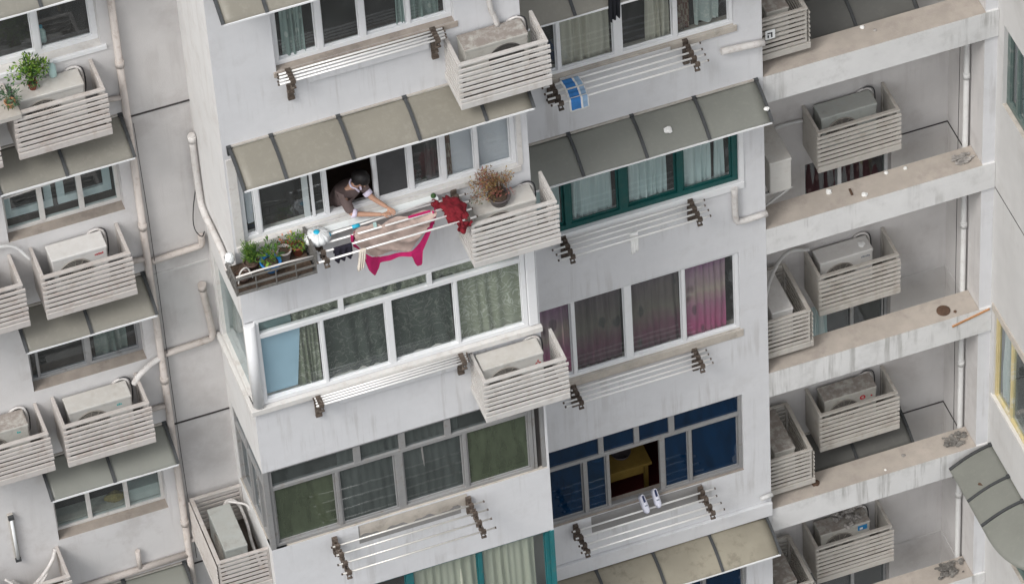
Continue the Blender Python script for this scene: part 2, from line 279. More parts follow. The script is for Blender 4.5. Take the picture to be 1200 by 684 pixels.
# ------------------------------------------------------------------ mesh builder
def smoothpath(pts, it=2):
    pts = [Vector(p) for p in pts]
    for _ in range(it):
        q = [pts[0]]
        for a,b in zip(pts,pts[1:]): q += [a*.75+b*.25, a*.25+b*.75]
        q.append(pts[-1]); pts = q
    return pts
class MB:
    def __init__(s, f=None): s.bm = bmesh.new(); s.f = f or (lambda p: Vector(p)); s.mats = []
    def mi(s, mat):
        if mat is None: return 0
        if mat not in s.mats: s.mats.append(mat)
        return s.mats.index(mat)
    def v(s, p): return s.bm.verts.new(s.f(p))
    def face(s, pts, mat=None, smooth=False):
        f = s.bm.faces.new([s.v(p) for p in pts]); f.material_index = s.mi(mat); f.smooth = smooth; return f
    def box(s, a, b, mat=None):
        x0,y0,z0 = a; x1,y1,z1 = b
        vs = [s.v(p) for p in ((x0,y0,z0),(x1,y0,z0),(x1,y1,z0),(x0,y1,z0),(x0,y0,z1),(x1,y0,z1),(x1,y1,z1),(x0,y1,z1))]
        k = s.mi(mat)
        for q in ((0,3,2,1),(4,5,6,7),(0,1,5,4),(1,2,6,5),(2,3,7,6),(3,0,4,7)):
            f = s.bm.faces.new([vs[i] for i in q]); f.material_index = k
        return vs
    def bar(s, p, q, w, h, up=(0,0,1), mat=None):
        """rectangular bar from p to q, w across, h along up"""
        p, q = Vector(p), Vector(q); d = (q-p).normalized(); u = Vector(up); side = d.cross(u)
        if side.length < 1e-4: side = d.cross(Vector((1,0,0)))
        side.normalize(); u = side.cross(d).normalized()
        k = s.mi(mat); vs = []
        for c in (p,q):
            for a,b in ((-1,-1),(1,-1),(1,1),(-1,1)): vs.append(s.v(c + side*a*w/2 + u*b*h/2))
        for qd in ((0,1,2,3),(7,6,5,4),(0,4,5,1),(1,5,6,2),(2,6,7,3),(3,7,4,0)):
            f = s.bm.faces.new([vs[i] for i in qd]); f.material_index = k
    def tube(s, pts, r, n=8, mat=None, cap=True):
        pts = [Vector(p) for p in pts]; k = s.mi(mat); rings = []
        rs = r if isinstance(r,(list,tuple)) else [r]*len(pts)
        prev = None
        for i,p in enumerate(pts):
            d = (pts[min(i+1,len(pts)-1)] - pts[max(i-1,0)]).normalized()
            u = prev if prev else (Vector((0,0,1)) if abs(d.z) < .9 else Vector((1,0,0)))
            a = d.cross(u); 
            if a.length < 1e-5: a = d.cross(Vector((0,1,0)))
            a.normalize(); b = a.cross(d).normalized(); prev = b
            rings.append([s.v(p + (a*math.cos(2*PI*j/n) + b*math.sin(2*PI*j/n))*rs[i]) for j in range(n)])
        for A,B in zip(rings, rings[1:]):
            for j in range(n):
                f = s.bm.faces.new([A[j],A[(j+1)%n],B[(j+1)%n],B[j]]); f.material_index = k; f.smooth = True
        if cap:
            for rg in (rings[0][::-1], rings[-1]):
                f = s.bm.faces.new(rg); f.material_index = k
    def lathe(s, prof, c=(0,0,0), n=20, mat=None, axis='z'):
        k = s.mi(mat); rings = []
        for r,z in prof:
            rg = []
            for j in range(n):
                a = 2*PI*j/n
                if axis == 'z': p = (c[0]+r*math.cos(a), c[1]+r*math.sin(a), c[2]+z)
                elif axis == 'y': p = (c[0]+r*math.cos(a), c[1]+z, c[2]+r*math.sin(a))
                else: p = (c[0]+z, c[1]+r*math.cos(a), c[2]+r*math.sin(a))
                rg.append(s.v(p))
            rings.append(rg)
        for A,B in zip(rings, rings[1:]):
            for j in range(n):
                f = s.bm.faces.new([A[j],A[(j+1)%n],B[(j+1)%n],B[j]]); f.material_index = k; f.smooth = True
        f = s.bm.faces.new(rings[0]); f.material_index = k
        f = s.bm.faces.new(rings[-1]); f.material_index = k
    def grid(s, fn, nu, nv, mat=None, matfn=None, smooth=True):
        vs = [[s.v(fn(i/nu, j/nv)) for j in range(nv+1)] for i in range(nu+1)]
        for i in range(nu):
            for j in range(nv):
                mm = matfn((i+.5)/nu, (j+.5)/nv) if matfn else mat
                if mm is False: continue
                f = s.bm.faces.new([vs[i][j],vs[i+1][j],vs[i+1][j+1],vs[i][j+1]]); f.material_index = s.mi(mm); f.smooth = smooth
    def ball(s, c, r, mat=None, sq=(1,1,1), sub=2, jit=0., rnd=random):
        k = s.mi(mat); res = bmesh.ops.create_icosphere(s.bm, subdivisions=sub, radius=1)
        for v in res['verts']:
            j = 1 + (rnd.random()-.5)*jit
            v.co = s.f((c[0]+v.co.x*r*sq[0]*j, c[1]+v.co.y*r*sq[1]*j, c[2]+v.co.z*r*sq[2]*j))
        for v in res['verts']:
            for f in v.link_faces: f.material_index = k; f.smooth = jit < .2
    def build(s, name, mat=None, parent=None, bevel=0., thick=0., recalc=True):
        if mat is not None and not s.mats: s.mats = [mat]
        if recalc: bmesh.ops.recalc_face_normals(s.bm, faces=s.bm.faces)
        me = bpy.data.meshes.new(name); s.bm.to_mesh(me); s.bm.free()
        for mm in s.mats: me.materials.append(M[mm] if isinstance(mm,str) else mm)
        o = bpy.data.objects.new(name, me); COL.objects.link(o)
        if parent:
            o.parent = parent
            p = parent; off = Vector((0,0,0))
            while p: off += p.location; p = p.parent
            for v in me.vertices: v.co -= off          # all coordinates are given in world space
        if thick:
            md = o.modifiers.new('Solidify','SOLIDIFY'); md.thickness = thick; md.offset = 0
        if bevel:
            md = o.modifiers.new('Bevel','BEVEL'); md.width = bevel; md.segments = 2; md.limit_method = 'ANGLE'; md.angle_limit = R(40)
        return o

def tag(o, label=None, cat=None, group=None, kind=None):
    if label: o['label'] = label
    if cat: o['category'] = cat
    if group: o['group'] = group
    if kind: o['kind'] = kind
    return o
def thing(name, loc, label, cat, group=None):
    o = bpy.data.objects.new(name, None); COL.objects.link(o); o.location = loc; o.empty_display_size = .1
    return tag(o, label, cat, group)
def origin(o, p):
    """move the origin of a single-mesh thing"""
    p = Vector(p)
    for v in o.data.vertices: v.co -= p
    o.location = p
    return o

# wall frames: local (u, d, z); d = depth into the wall
def FY(y): return lambda p: Vector((p[0], y + p[1], p[2]))          # facade facing the viewer (-Y)
def FX(x): return lambda p: Vector((x + p[1], p[0], p[2]))          # wall facing -X; u = world y

def wall(name, frame, u0, u1, z0, z1, holes, mat, parent, t=.22, edges=()):
    mb = MB(frame)
    us = sorted({u0,u1,*[h[0] for h in holes],*[h[1] for h in holes]}); zs = sorted({z0,z1,*[h[2] for h in holes],*[h[3] for h in holes]})
    for a,b in zip(us,us[1:]):
        for c,d in zip(zs,zs[1:]):
            m = ((a+b)/2,(c+d)/2)
            if any(h[0] < m[0] < h[1] and h[2] < m[1] < h[3] for h in holes): continue
            mb.face([(a,0,c),(b,0,c),(b,0,d),(a,0,d)], mat)
    for h in holes:
        rm = h[4] if len(h) > 4 else mat
        mb.face([(h[0],0,h[2]),(h[1],0,h[2]),(h[1],t,h[2]),(h[0],t,h[2])], rm)
        mb.face([(h[0],0,h[3]),(h[1],0,h[3]),(h[1],t,h[3]),(h[0],t,h[3])], mat)
        
        if h[0] > u0+.01: mb.face([(h[0],0,h[2]),(h[0],t,h[2]),(h[0],t,h[3]),(h[0],0,h[3])], mat)
        if h[1] < u1-.01: mb.face([(h[1],0,h[2]),(h[1],t,h[2]),(h[1],t,h[3]),(h[1],0,h[3])], mat)
    bmesh.ops.remove_doubles(mb.bm, verts=mb.bm.verts, dist=.0004)
    return mb.build(name, None, parent)

TOP, BOT = 11.5, -45.
F = 2.935
B = thing('apartment_building', (0,1.5,BOT), 'pale grey high-rise apartment block with a projecting bay, recessed light well and crossing concrete beams', 'building')

# openings -----------------------------------------------------------------
LZ = [4.93, 1.98, -.87, -3.88, -6.82, 7.87, -9.76]             # left column sills
CZ = [5.12, 2.32]
RZ = [2.15, -.80, -3.73, -6.72, -9.62, 5.08]
def rows(zs): return zs
left_holes = [(-6.25,-4.68,z,z+1.5,'ledge' if i not in (0,) else 'white2') for i,z in enumerate(LZ)] + \
             [(-9.3,-7.75,z,z+1.5,'ledge') for z in LZ]
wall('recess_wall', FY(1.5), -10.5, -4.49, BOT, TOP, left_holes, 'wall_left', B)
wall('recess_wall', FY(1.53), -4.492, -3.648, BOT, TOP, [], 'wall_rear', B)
BX0, BX1 = -3.65, .36
C3, C4, C5 = (-.74,.87), (-3.63,-2.06), (-6.56,-4.94)
bay_holes = [(-2.84,-.50,5.12,6.62,'ledge'), (-3.5,.20,2.30,3.85,'white2'), (BX0,.34,*C3,'white2'), (BX0,.33,*C4,'ledge2'), (BX0,.32,*C5,'ledge2'), (-2.84,-.5,8.05,9.5,'ledge')]
wall('bay_wall', FY(0), BX0, BX1, BOT, TOP, bay_holes, 'wall', B)
wall('bay_side_wall', FX(BX0), 0.0, 1.53, BOT, TOP, [(0,1.42,*C3,'white2'),(0,1.42,*C4,'ledge2'),(0,1.42,*C5,'ledge2')], 'wall_side', B)
mb = MB(); mb.face([(BX1,0,BOT),(BX1,1.5,BOT),(BX1,1.5,TOP),(BX1,0,TOP)]); mb.build('bay_side_wall', 'wall', B)
RX1 = 4.17
right_holes = [(.75,3.77,2.15,3.68,'ledge2'), (.75,3.79,-.80,.72,'white'), (.75,3.76,-3.74,-2.19,'ledge2'), (.75,3.76,-6.72,-5.11,'ledge'), (.75,3.76,-9.62,-8.05,'ledge'), (.75,3.76,5.08,6.6,'ledge')]
wall('front_wall', FY(1.5), BX1, RX1, BOT, TOP, right_holes, 'wall', B)
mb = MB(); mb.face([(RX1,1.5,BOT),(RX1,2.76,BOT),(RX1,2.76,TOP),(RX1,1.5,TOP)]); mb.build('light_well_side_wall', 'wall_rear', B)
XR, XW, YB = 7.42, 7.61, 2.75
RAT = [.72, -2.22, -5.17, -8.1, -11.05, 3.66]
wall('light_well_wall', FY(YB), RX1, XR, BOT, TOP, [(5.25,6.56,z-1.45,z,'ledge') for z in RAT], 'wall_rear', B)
mb = MB(); mb.face([(XR,1.54,BOT),(XR,YB,BOT),(XR,YB,TOP),(XR,1.54,TOP)]); mb.build('light_well_side_wall', 'wall_rear', B)
mb = MB(); mb.face([(XR,1.54,BOT),(XW,1.54,BOT),(XW,1.54,TOP),(XR,1.54,TOP)]); mb.build('column', 'wall', B)
wing_holes = [(-1.6,1.33,-.62,.87,'ledge2'), (-1.6,1.40,-6.62,-4.86,'white2'), (-1.6,1.33,-9.55,-8.0,'ledge2'), (-1.6,1.33,2.32,3.8,'ledge2'), (-1.6,1.33,5.25,6.75,'ledge2'), (-1.6,1.33,-3.6,-3.59,'ledge2')][:5]
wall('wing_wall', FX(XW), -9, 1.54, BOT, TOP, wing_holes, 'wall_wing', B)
mb = MB(FY(-9)); mb.face([(XW,0,BOT),(14,0,BOT),(14,0,TOP),(XW,0,TOP)]); mb.build('wing_wall', 'wall_wing', B)
# outer envelope so that the block is closed
mb = MB()
mb.face([(-10.5,1.5,BOT),(-10.5,14,BOT),(-10.5,14,TOP),(-10.5,1.5,TOP)]); mb.face([(14,-9,BOT),(14,14,BOT),(14,14,TOP),(14,-9,TOP)]); mb.face([(-10.5,14,BOT),(14,14,BOT),(14,14,TOP),(-10.5,14,TOP)])
mb.build('rear_wall', 'wall', B)
mb = MB()
for a,b,c,d in ((-10.5,BX0,1.5,14),(BX0,BX1,0,14),(BX1,RX1,1.5,14),(RX1,XR,YB,14),(XR,XW,1.54,14),(XW,14,-9,14)):
    mb.face([(a,c,TOP),(b,c,TOP),(b,d,TOP),(a,d,TOP)])
mb.build('roof', 'roofgrey', B)
# floor slabs and party walls inside: they keep the rooms dark
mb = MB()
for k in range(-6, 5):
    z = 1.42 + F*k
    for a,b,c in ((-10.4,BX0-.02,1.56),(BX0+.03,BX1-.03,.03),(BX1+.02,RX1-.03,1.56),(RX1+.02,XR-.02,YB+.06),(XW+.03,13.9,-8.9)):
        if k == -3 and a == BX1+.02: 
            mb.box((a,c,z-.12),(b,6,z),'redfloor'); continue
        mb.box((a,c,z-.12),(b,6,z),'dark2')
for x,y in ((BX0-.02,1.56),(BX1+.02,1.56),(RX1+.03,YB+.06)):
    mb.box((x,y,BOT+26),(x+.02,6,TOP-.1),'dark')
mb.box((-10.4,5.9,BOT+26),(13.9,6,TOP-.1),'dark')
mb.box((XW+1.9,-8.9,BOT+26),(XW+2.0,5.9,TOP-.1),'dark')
mb.build('interior', None, B)
# beams across the light well
for k in range(-3,4):
    zt = -1.905 + F*k
    mb = MB()
    x0,x1,y0,y1 = RX1-.0, XW-.005, 1.5, 1.93
    k1 = mb.mi('wall'); k2 = mb.mi('ledge2')
    xe = XR
    mb.box((x0+.002,y0,zt-.5),(xe-.004,y1,zt-.006),'beam')
    mb.box((xe-.004,y0,zt-.5),(x1,1.538,zt-.006),'beam')
    mb.face([(x0+.002,y0+.004,zt),(xe-.004,y0+.004,zt),(xe-.004,y1,zt),(x0+.002,y1,zt)],'beamtop')
    mb.mats = ['beam' if m_ == 'wall' else 'beamtop' if m_ == 'ledge2' else m_ for m_ in mb.mats]
    if k == -3: 
        # beam face: rain streaks running down from the top edge
        pass
    BEAM = mb
    if 'beam' not in M:
        M['beam'] = surf('beam_face', (.67,.67,.665), .9, .05, 5, bump=.3, dirt=.35, dscale=2.0, dirtcol=(.37,.365,.35), streak=.85, spec=.15)
        M['beamtop'] = surf('beam_top', (.43,.385,.34), .95, .12, 5, bump=.4, dirt=.5, dscale=3.5, dirtcol=(.32,.28,.255), spec=.1)
    mb.build('beam', None, B)
# panel joints
def jt_(a,b,m):
    q = MB(); q.box(a,b); q.build('panel_joint',m,B)
for z in (9.4, 6.48, 3.55,-2.30,-5.2,-8.1):
    jt_((-4.48,1.515,z-.011),(BX0,1.527,z+.011),'joint')
jt_((-4.48,1.515,.60),(BX0,1.527,.635),'joint_light')
for z in (.78,-2.17,-8.05):
    jt_((6.4,YB-.012,z-.01),(XR-.004,YB-.003,z+.01),'joint'); jt_((XR-.012,1.94,z-.01),(XR-.003,YB-.01,z+.01),'joint')
for z in (-5.12,-11.0):
    jt_((6.4,YB-.012,z-.014),(XR-.004,YB-.003,z+.014),'joint_light'); jt_((XR-.012,1.94,z-.014),(XR-.003,YB-.01,z+.014),'joint_light')
for z in (-2.4,):
    jt_((XW-.006,-6,z-.006),(XW-.001,1.5,z+.006),'joint')

# ------------------------------------------------------------------ windows
def window(frame, u0, u1, z0, z1, d, fm, gm='g_clear', mull=(), w=.06, transom=None, tmull=None, opening=None, sill=None, sash=.016, sashm=None, pane_list=None, gt=None, label=None, sashes=True):
    """frame, mullions, sashes; returns the window part (child of the building). opening = (a,b) left open"""
    mb = MB(frame); t = .07
    mb.box((u0,d,z0),(u1,d+t,z0+w)); mb.box((u0,d,z1-w),(u1,d+t,z1)); mb.box((u0,d,z0+w),(u0+w,d+t,z1-w)); mb.box((u1-w,d,z0+w),(u1,d+t,z1-w))
    ztop = z1-w
    if transom:
        mb.box((u0+w,d-.004,transom-w*.6),(u1-w,d+t,transom+w*.6)); ztop = transom-w*.6
        for (m,mw) in (tmull or ()): mb.box((m-mw/2,d-.002,transom+w*.6),(m+mw/2,d+t-.002,z1-w))
    for (m,mw) in mull: mb.box((m-mw/2,d-.002,z0+w),(m+mw/2,d+t-.002,ztop))
    wo = mb.build('window', fm, B, bevel=.006)
    if label: wo['label'] = label
    # lower panes with slim sash frames
    es = [(u0+w, )] ; edges = [u0+w] + [x for m,mw in mull for x in (m-mw/2,m+mw/2)] + [u1-w]
    for i in range(0,len(edges),2):
        a,b = edges[i],edges[i+1]
        if opening and abs((a+b)/2 - (opening[0]+opening[1])/2) < .1: continue
        g = (pane_list[i//2] if pane_list else gm)
        if sashes and b-a > .12:
            s_ = sash; dd = d + (.022 if (i//2)%2 else .04)
            sm = MB(frame); sp = MB(frame)
            sm.box((a+.002,dd,z0+w+.002),(b-.002,dd+.024,z0+w+s_)); sm.box((a+.002,dd,ztop-s_),(b-.002,dd+.024,ztop-.002))
            sm.box((a+.002,dd,z0+w+s_),(a+s_,dd+.024,ztop-s_)); sm.box((b-s_,dd,z0+w+s_),(b-.002,dd+.024,ztop-s_))
            sp.face([(a+s_,dd+.012,z0+w+s_),(b-s_,dd+.012,z0+w+s_),(b-s_,dd+.012,ztop-s_),(a+s_,dd+.012,ztop-s_)], g)
            sm.build('sash', sashm or fm, wo, bevel=.004); sp.build('pane', None, wo)
        else:
            sp = MB(frame); sp.face([(a,d+.03,z0+w),(b,d+.03,z0+w),(b,d+.03,ztop),(a,d+.03,ztop)], g); sp.build('pane', None, wo)
    if transom:
        ed = [u0+w] + [x for m,mw in (tmull or ()) for x in (m-mw/2,m+mw/2)] + [u1-w]
        for i in range(0,len(ed),2):
            sp = MB(frame); sp.face([(ed[i],d+.03,transom+w*.6),(ed[i+1],d+.03,transom+w*.6),(ed[i+1],d+.03,z1-w),(ed[i],d+.03,z1-w)], gt or gm); sp.build('pane', None, wo)
    if sill:
        (sa,sb,sz0,sz1,pd,smt) = sill
        s2 = MB(frame); s2.box((sa,-pd,sz0),(sb,d-.003,sz1)); s2.build('sill', smt, wo, bevel=.006)
    return wo

def curtain(name, label, frame, u0, u1, z0, z1, d, mat, amp=.035, waves=None, cat='curtain', gather=0., seed=0):
    d = .115+(d-.14)*.35; dz = .22 if z1-z0 > 1 else 0
    rnd = random.Random(seed or int(abs(u0*91+z0*37)*10)); n = waves or max(2, int((u1-u0)*7)); ph = rnd.random()*6
    mb = MB(frame)
    def fn(u,v):
        x = u0 + (u1-u0)*u; 
        if gather: x = x + gather*(1-v)*(1-v)*(u-.0)
        a = amp*(.35+.65*abs(math.sin(u*5.3*(u1-u0)+ph)))
        uu = u + .10*math.sin(u*6.1+ph)/n*2 + .03*math.sin(v*2.6+ph)*(1-v)
        return (x+.02*(1-v)*math.sin(u*9+ph), d + a*(.7*math.sin(uu*n*2*PI+ph)+.4*math.sin(uu*n*4.7+2*ph)) + .012*math.sin(v*7+u*9), z0-dz+(z1-z0+dz)*v)
    mb.grid(fn, n*10, 10, mat)
    o = mb.build(name, None, None, recalc=False)
    origin(o, frame(((u0+u1)/2, d, z0)))
    return tag(o, label, cat)

W = 'white'
# --- bay, row 1
window(FY(0), -2.84,-.50,5.12,6.62,.10, W, mull=[(-2.22,.08),(-1.66,.085),(-1.06,.05)], w=.075, sill=(-2.88,-.46,5.03,5.117,.02,'ledge'))
# dirty plaster pad under the sill
mb = MB(FY(0)); mb.box((-2.46,-.035,4.80),(-.86,.0,5.02)); mb.build('plaster_patch','wall',B, bevel=.008)
# --- bay, row 2 (the open window)
wo = window(FY(0), -3.50,.20,2.30,3.85,.05, W, mull=[(-3.27,.065),(-2.36,.055),(-1.70,.055),(-1.22,.07),(-.78,.07),(-.33,.055)], w=.06, opening=(-2.33,-1.73),
       pane_list=['g_clear','g_clear','g_clear','screen','g_clear','g_clear','g_clear'])
mb = MB(FY(0))    # second sliding sash pushed behind
mb.box((-2.66,.085,2.37),(-2.58,.11,3.77)); mb.build('sash', W, wo, bevel=.004)
mb = MB(FY(0)); mb.box((-2.56,.06,2.37),(-2.52,.078,3.77)); mb.build('sash', W, wo, bevel=.004)
mb = MB(FY(0)); mb.box((-3.62,-.03,2.20),(.24,.0,2.297)); mb.build('sill', 'white2', wo, bevel=.008)
mb = MB(FY(0)); mb.box((-3.62,-.012,2.298),(-3.505,-.001,3.86)); mb.build('trim', 'white2', wo)
mb = MB(FY(0)); mb.box((.205,-.012,2.298),(.27,-.001,3.86)); mb.build('trim', 'white2', wo)
# --- bay, row 3: wraps round the corner
wo = window(FY(0), -3.52,.20,*C3,.0, W, mull=[(-2.62,.045),(-1.70,.09),(-.77,.045)], w=.065, transom=.545, tmull=[(-2.33,.07),(-1.11,.07)], gm='g_clear', gt='g_clear', sashes=True, sash=.014)
mb = MB(); mb.lathe([(.075,0),(.075,1.55)], (-3.585,-.01,-.71), 12); mb.build('corner_post', W, wo)
mb = MB(FY(0)); mb.box((.205,-.025,-.73),(.335,.06,.87)); mb.build('end_post', W, wo, bevel=.012)
mb = MB(); mb.box((BX0-.06,-.075,-.84),(BX1+.01,-.002,-.745)); mb.box((BX0-.06,-.002,-.84),(BX0-.002,1.5,-.745)); mb.build('sill','white2',wo, bevel=.008)
mb = MB(FY(0)); mb.box((-2.50,-.03,-1.13),(-.80,.0,-.90)); mb.build('plaster_patch','wall',B, bevel=.008)
window(FX(BX0), .09,1.42,*C3,.01, 'white2', mull=[], w=.04, gm='g_side', sash=.012)
# --- bay, row 4
wo = window(FY(0), -3.58,.16,*C4,.03, 'grey', mull=[(-2.63,.05),(-1.75,.11),(-.81,.05)], w=.055, transom=-2.46, tmull=[(-2.32,.10),(-1.68,.09),(-1.03,.09)],
       pane_list=['g_green','g_grey','g_grey','g_green'], gt='g_grey', sash=.025)
mb = MB(); mb.box((BX0,.0,C4[0]),(BX0+.07,.075,C4[1])); mb.build('corner_post','grey',wo)
mb = MB(FY(0)); mb.box((.165,.03,C4[0]),(.20,.1,C4[1])); mb.build('end_post','grey',wo)
mb = MB(FY(0)); mb.box((.27,.02,C4[0]),(.325,.1,C4[1])); mb.build('end_post','grey',wo)
mb = MB(FY(0)); mb.face([(.20,.06,C4[0]),(.27,.06,C4[0]),(.27,.06,C4[1]),(.20,.06,C4[1])],'dark'); mb.build('gap_panel',None,wo)
window(FX(BX0), .08,1.42,*C4,.02, 'grey', mull=[(.42,.04),(.85,.04)], w=.05, transom=-2.46, tmull=[(.85,.04)], gm='g_grey', sash=.02)
mb = MB(FY(0))
rnd = random.Random(3)
def patch(u,v):
    return (-2.40+1.55*u, -.006-.004*rnd.random(), -3.87+.215*v + (.03*math.sin(u*23)+.02*math.sin(u*51) if v<.1 else 0))
mb.grid(patch, 40, 6, 'ledge2'); mb.build('bare_plaster', None, B)
# --- bay, row 5
window(FY(0), -3.58,.30,*C5,.04, 'teal', mull=[(-2.66,.05),(-1.75,.11),(-.72,.06)], w=.06)
mb = MB(FY(0)); mb.box((.30,-.015,-6.56),(BX1,.08,-4.945)); mb.build('end_post','teal',B)
window(FX(BX0), .02,1.42,*C5,.02, 'teal', mull=[(.75,.05)], w=.05)
# --- right front
window(FY(1.5), .75,3.77,2.15,3.68,.03, W, mull=[(1.33,.05),(2.16,.125),(2.96,.06)], w=.055, sill=(.7,3.81,2.05,2.147,.03,'ledge2'))
mb = MB(FY(1.5)); mb.box((1.30,-.045,2.02),(2.86,-.032,2.125)); mb.build('plaster_patch','wall',B, bevel=.006)
window(FY(1.5), .75,3.79,-.80,.72,.03, 'green', mull=[(1.33,.085),(2.13,.13),(2.95,.085)], w=.085, sill=(.72,3.86,-.93,-.803,.03,'white'), sash=.03)
mb = MB(FY(1.5)); mb.box((3.795,-.02,-.80),(3.86,-.001,.75)); mb.build('trim','white',B)
window(FY(1.5), .75,3.76,-3.74,-2.19,.03, W, mull=[(1.31,.05),(2.12,.11),(2.94,.05)], w=.055, sill=(.72,3.80,-3.88,-3.743,.02,'ledge2'))
window(FY(1.5), .75,3.76,-6.72,-5.11,.04, 'grey', mull=[(1.36,.05),(1.71,.05),(2.53,.07),(2.96,.045)], w=.055, transom=-5.54, tmull=[(1.62,.08),(2.16,.08),(2.69,.09)], gm='g_blue', opening=(1.735,2.495), sash=.022)
mb = MB(FY(1.5)); mb.box((1.40,-.006,-7.08),(3.10,-.001,-6.735)); mb.build('plaster_patch','patch',B)
mb = MB(FY(0)); mb.box((-2.42,-.003,-4.02),(-.95,-.001,-3.66)); mb.build('plaster_patch','patch',B)
window(FY(1.5), .75,3.76,-9.62,-8.05,.04, 'grey', mull=[(1.5,.05),(2.3,.08),(3.1,.05)], w=.055, gm='g_blue')
window(FY(1.5), .75,3.76,5.08,6.6,.04, W, mull=[(1.5,.05),(2.3,.08),(3.1,.05)], w=.055)
window(FY(0), -2.84,-.5,8.05,9.5,.04, W, mull=[(-1.7,.08)], w=.055)
# string course under the right front, row 4
mb = MB(FY(1.5)); mb.box((BX1+.002,-.06,-7.84),(RX1+.0,-.001,-7.56)); mb.build('string_course','wall',B, bevel=.01)
# --- left column
wo = window(FY(1.5), -6.25,-4.68,4.93,6.43,.13, W, mull=[(-5.46,.085)], w=.075, sill=(-6.3,-4.62,4.86,4.927,.03,'white'), opening=None)
wo = window(FY(1.5), -6.25,-4.68,1.98,3.48,.17, 'white2', mull=[(-5.73,.07),(-5.20,.07)], w=.05, gm='g_aqua', sashes=False)
mb = MB(FY(1.5))
for a,b in ((-6.20,-5.55),(-5.48,-4.76)):
    mb = MB(FY(1.5)); mb.box((a,.30,2.10),(b,.34,2.22)); mb.box((a,.30,2.22),(a+.1,.34,3.4)); mb.box((b-.1,.30,2.22),(b,.34,3.4)); mb.build('inner_sash','white', wo)
mb = MB(FY(1.5)); mb.bar((-6.2,.16,2.62),(-4.7,.16,2.72),.02,.03); mb.build('security_bar','white2',wo)
window(FY(1.5), -6.25,-4.68,-.87,.63,.18, 'alu', mull=[(-6.12,.03),(-5.42,.08)], w=.05, gm='g_dark')
wo = window(FY(1.5), -6.25,-4.68,-3.88,-2.38,.17, 'white2', mull=[(-5.74,.06),(-5.20,.06)], w=.045, gm='g_aqua', sashes=False)
mb = MB(FY(1.5)); mb.box((-5.15,.255,-3.86),(-4.7,.55,-3.60)); mb.build('inner_ledge','white2',wo)
mb = MB(FY(1.5)); mb.box((-6.2,.255,-3.90),(-5.16,.5,-3.82)); mb.build('inner_ledge','ledge2',wo)
for z in (-6.82,7.87,-9.76): window(FY(1.5), -6.25,-4.68,z,z+1.5,.15, W, mull=[(-5.46,.07)], w=.06)
for z in LZ: window(FY(1.5), -9.3,-7.75,z,z+1.5,.15, W, mull=[(-8.5,.07)], w=.06)
# --- light well
for i,z in enumerate(RAT):
    window(FY(YB), 5.25,6.56,z-1.45,z,.12, W if i in (1,) else 'alu', mull=[(5.82 if i == 1 else 6.0,.06)] + ([(6.48,.03)] if i == 2 else []), w=.05, gm='g_aqua' if i in (2,4) else 'g_dark', sashes=False)
# --- wing
window(FX(XW), -1.6,1.33,-.62,.87,.06, 'dkgreen', mull=[(.98,.06),(.52,.05),(-.3,.06)], w=.10, gm='g_aqua')
window(FX(XW), -1.6,1.40,-6.62,-4.86,.03, 'yellow', mull=[(.84,.05),(.30,.05),(-.4,.06)], w=.06, gm='g_clear', sashm='yellow', sill=(-1.7,1.45,-6.69,-6.623,.02,'white2'))
mb = MB(FX(XW)); mb.box((-1.6,-.02,-4.855),(1.46,-.001,-4.72)); mb.build('head_board','ledge2',B)
window(FX(XW), -1.6,1.33,-9.55,-8.0,.05, 'dkgreen', mull=[(.9,.05),(.2,.05)], w=.07, gm='g_clear')
window(FX(XW), -1.6,1.33,2.32,3.8,.05, 'dkgreen', mull=[(.9,.05),(.2,.05)], w=.07)
window(FX(XW), -1.6,1.33,5.25,6.75,.05, 'dkgreen', mull=[(.9,.05),(.2,.05)], w=.07)

# ------------------------------------------------------------------ curtains and blinds
c = curtain
c('curtain','grey-green patterned curtain behind the leftmost pane of the top bay window', FY(0), -2.70,-2.40,5.15,6.5,.24,'curt_gg', .03, 5)
c('curtain','grey-green curtain drawn behind the third pane of the top bay window', FY(0), -1.20,-.98,5.15,6.5,.24,'curt_gg', .03, 4)
c('curtain','green curtain behind the narrow rightmost pane of the top bay window', FY(0), -1.0,-.64,5.15,6.5,.28,'curt_gg', .03, 4)
c('blind','pale blue blind in the leftmost narrow pane beside the balcony plants', FY(0), -3.44,-3.32,2.75,3.8,.16,'curt_white', .01, 1, cat='blind')
c('curtain','dark patterned curtain between the insect screen and the pale blind', FY(0), -1.0,-.80,2.35,3.7,.24,'curt_dark', .03, 4)
c('curtain','narrow brown curtain edge beside the pale blind above the dry plant', FY(0), -.76,-.66,2.35,3.7,.20,'curt_brown', .015, 2)
c('blind','pale lilac blind filling the rightmost panes above the dry plant', FY(0), -.655,.14,2.35,3.7,.20,'curt_white', .004, 3, cat='blind')
c('curtain','lace curtain behind the blue panel at the corner of the white-framed bay', FY(0), -2.98,-2.66,-.66,.86,.16,'curt_lace', .03, 5)
c('curtain','dim lace curtain across the two middle panes of the white-framed bay', FY(0), -2.6,-.82,-.66,.86,.20,'curt_lace_d', .03, 9)
c('valance','scalloped lace valance along the top lights of the white-framed bay', FY(0), -2.98,-.72,.55,.86,.10,'curt_lace', .03, 14, cat='valance')
c('blind','pale aqua sheet standing in for a reflection in the corner top light of the white-framed bay', FY(0), -3.48,-3.0,.52,.86,.10,'refl_aqua', .005, 2, cat='blind')  # added sheet, its aqua colour stands in for a reflection
c('curtain','pale green lace curtain behind the right pane of the white-framed bay', FY(0), -.76,.14,-.66,.86,.16,'curt_lace_l', .03, 6)
mb = MB(FY(0)); mb.face([(-3.46,.10,-.66),(-3.0,.10,-.66),(-2.88,.10,.5),(-3.46,.10,.5)]); o = mb.build('window_blind','bluefilm'); origin(o,(-3.4,.1,-.66))
tag(o,'flat light blue blind behind the corner pane of the white-framed bay','blind')
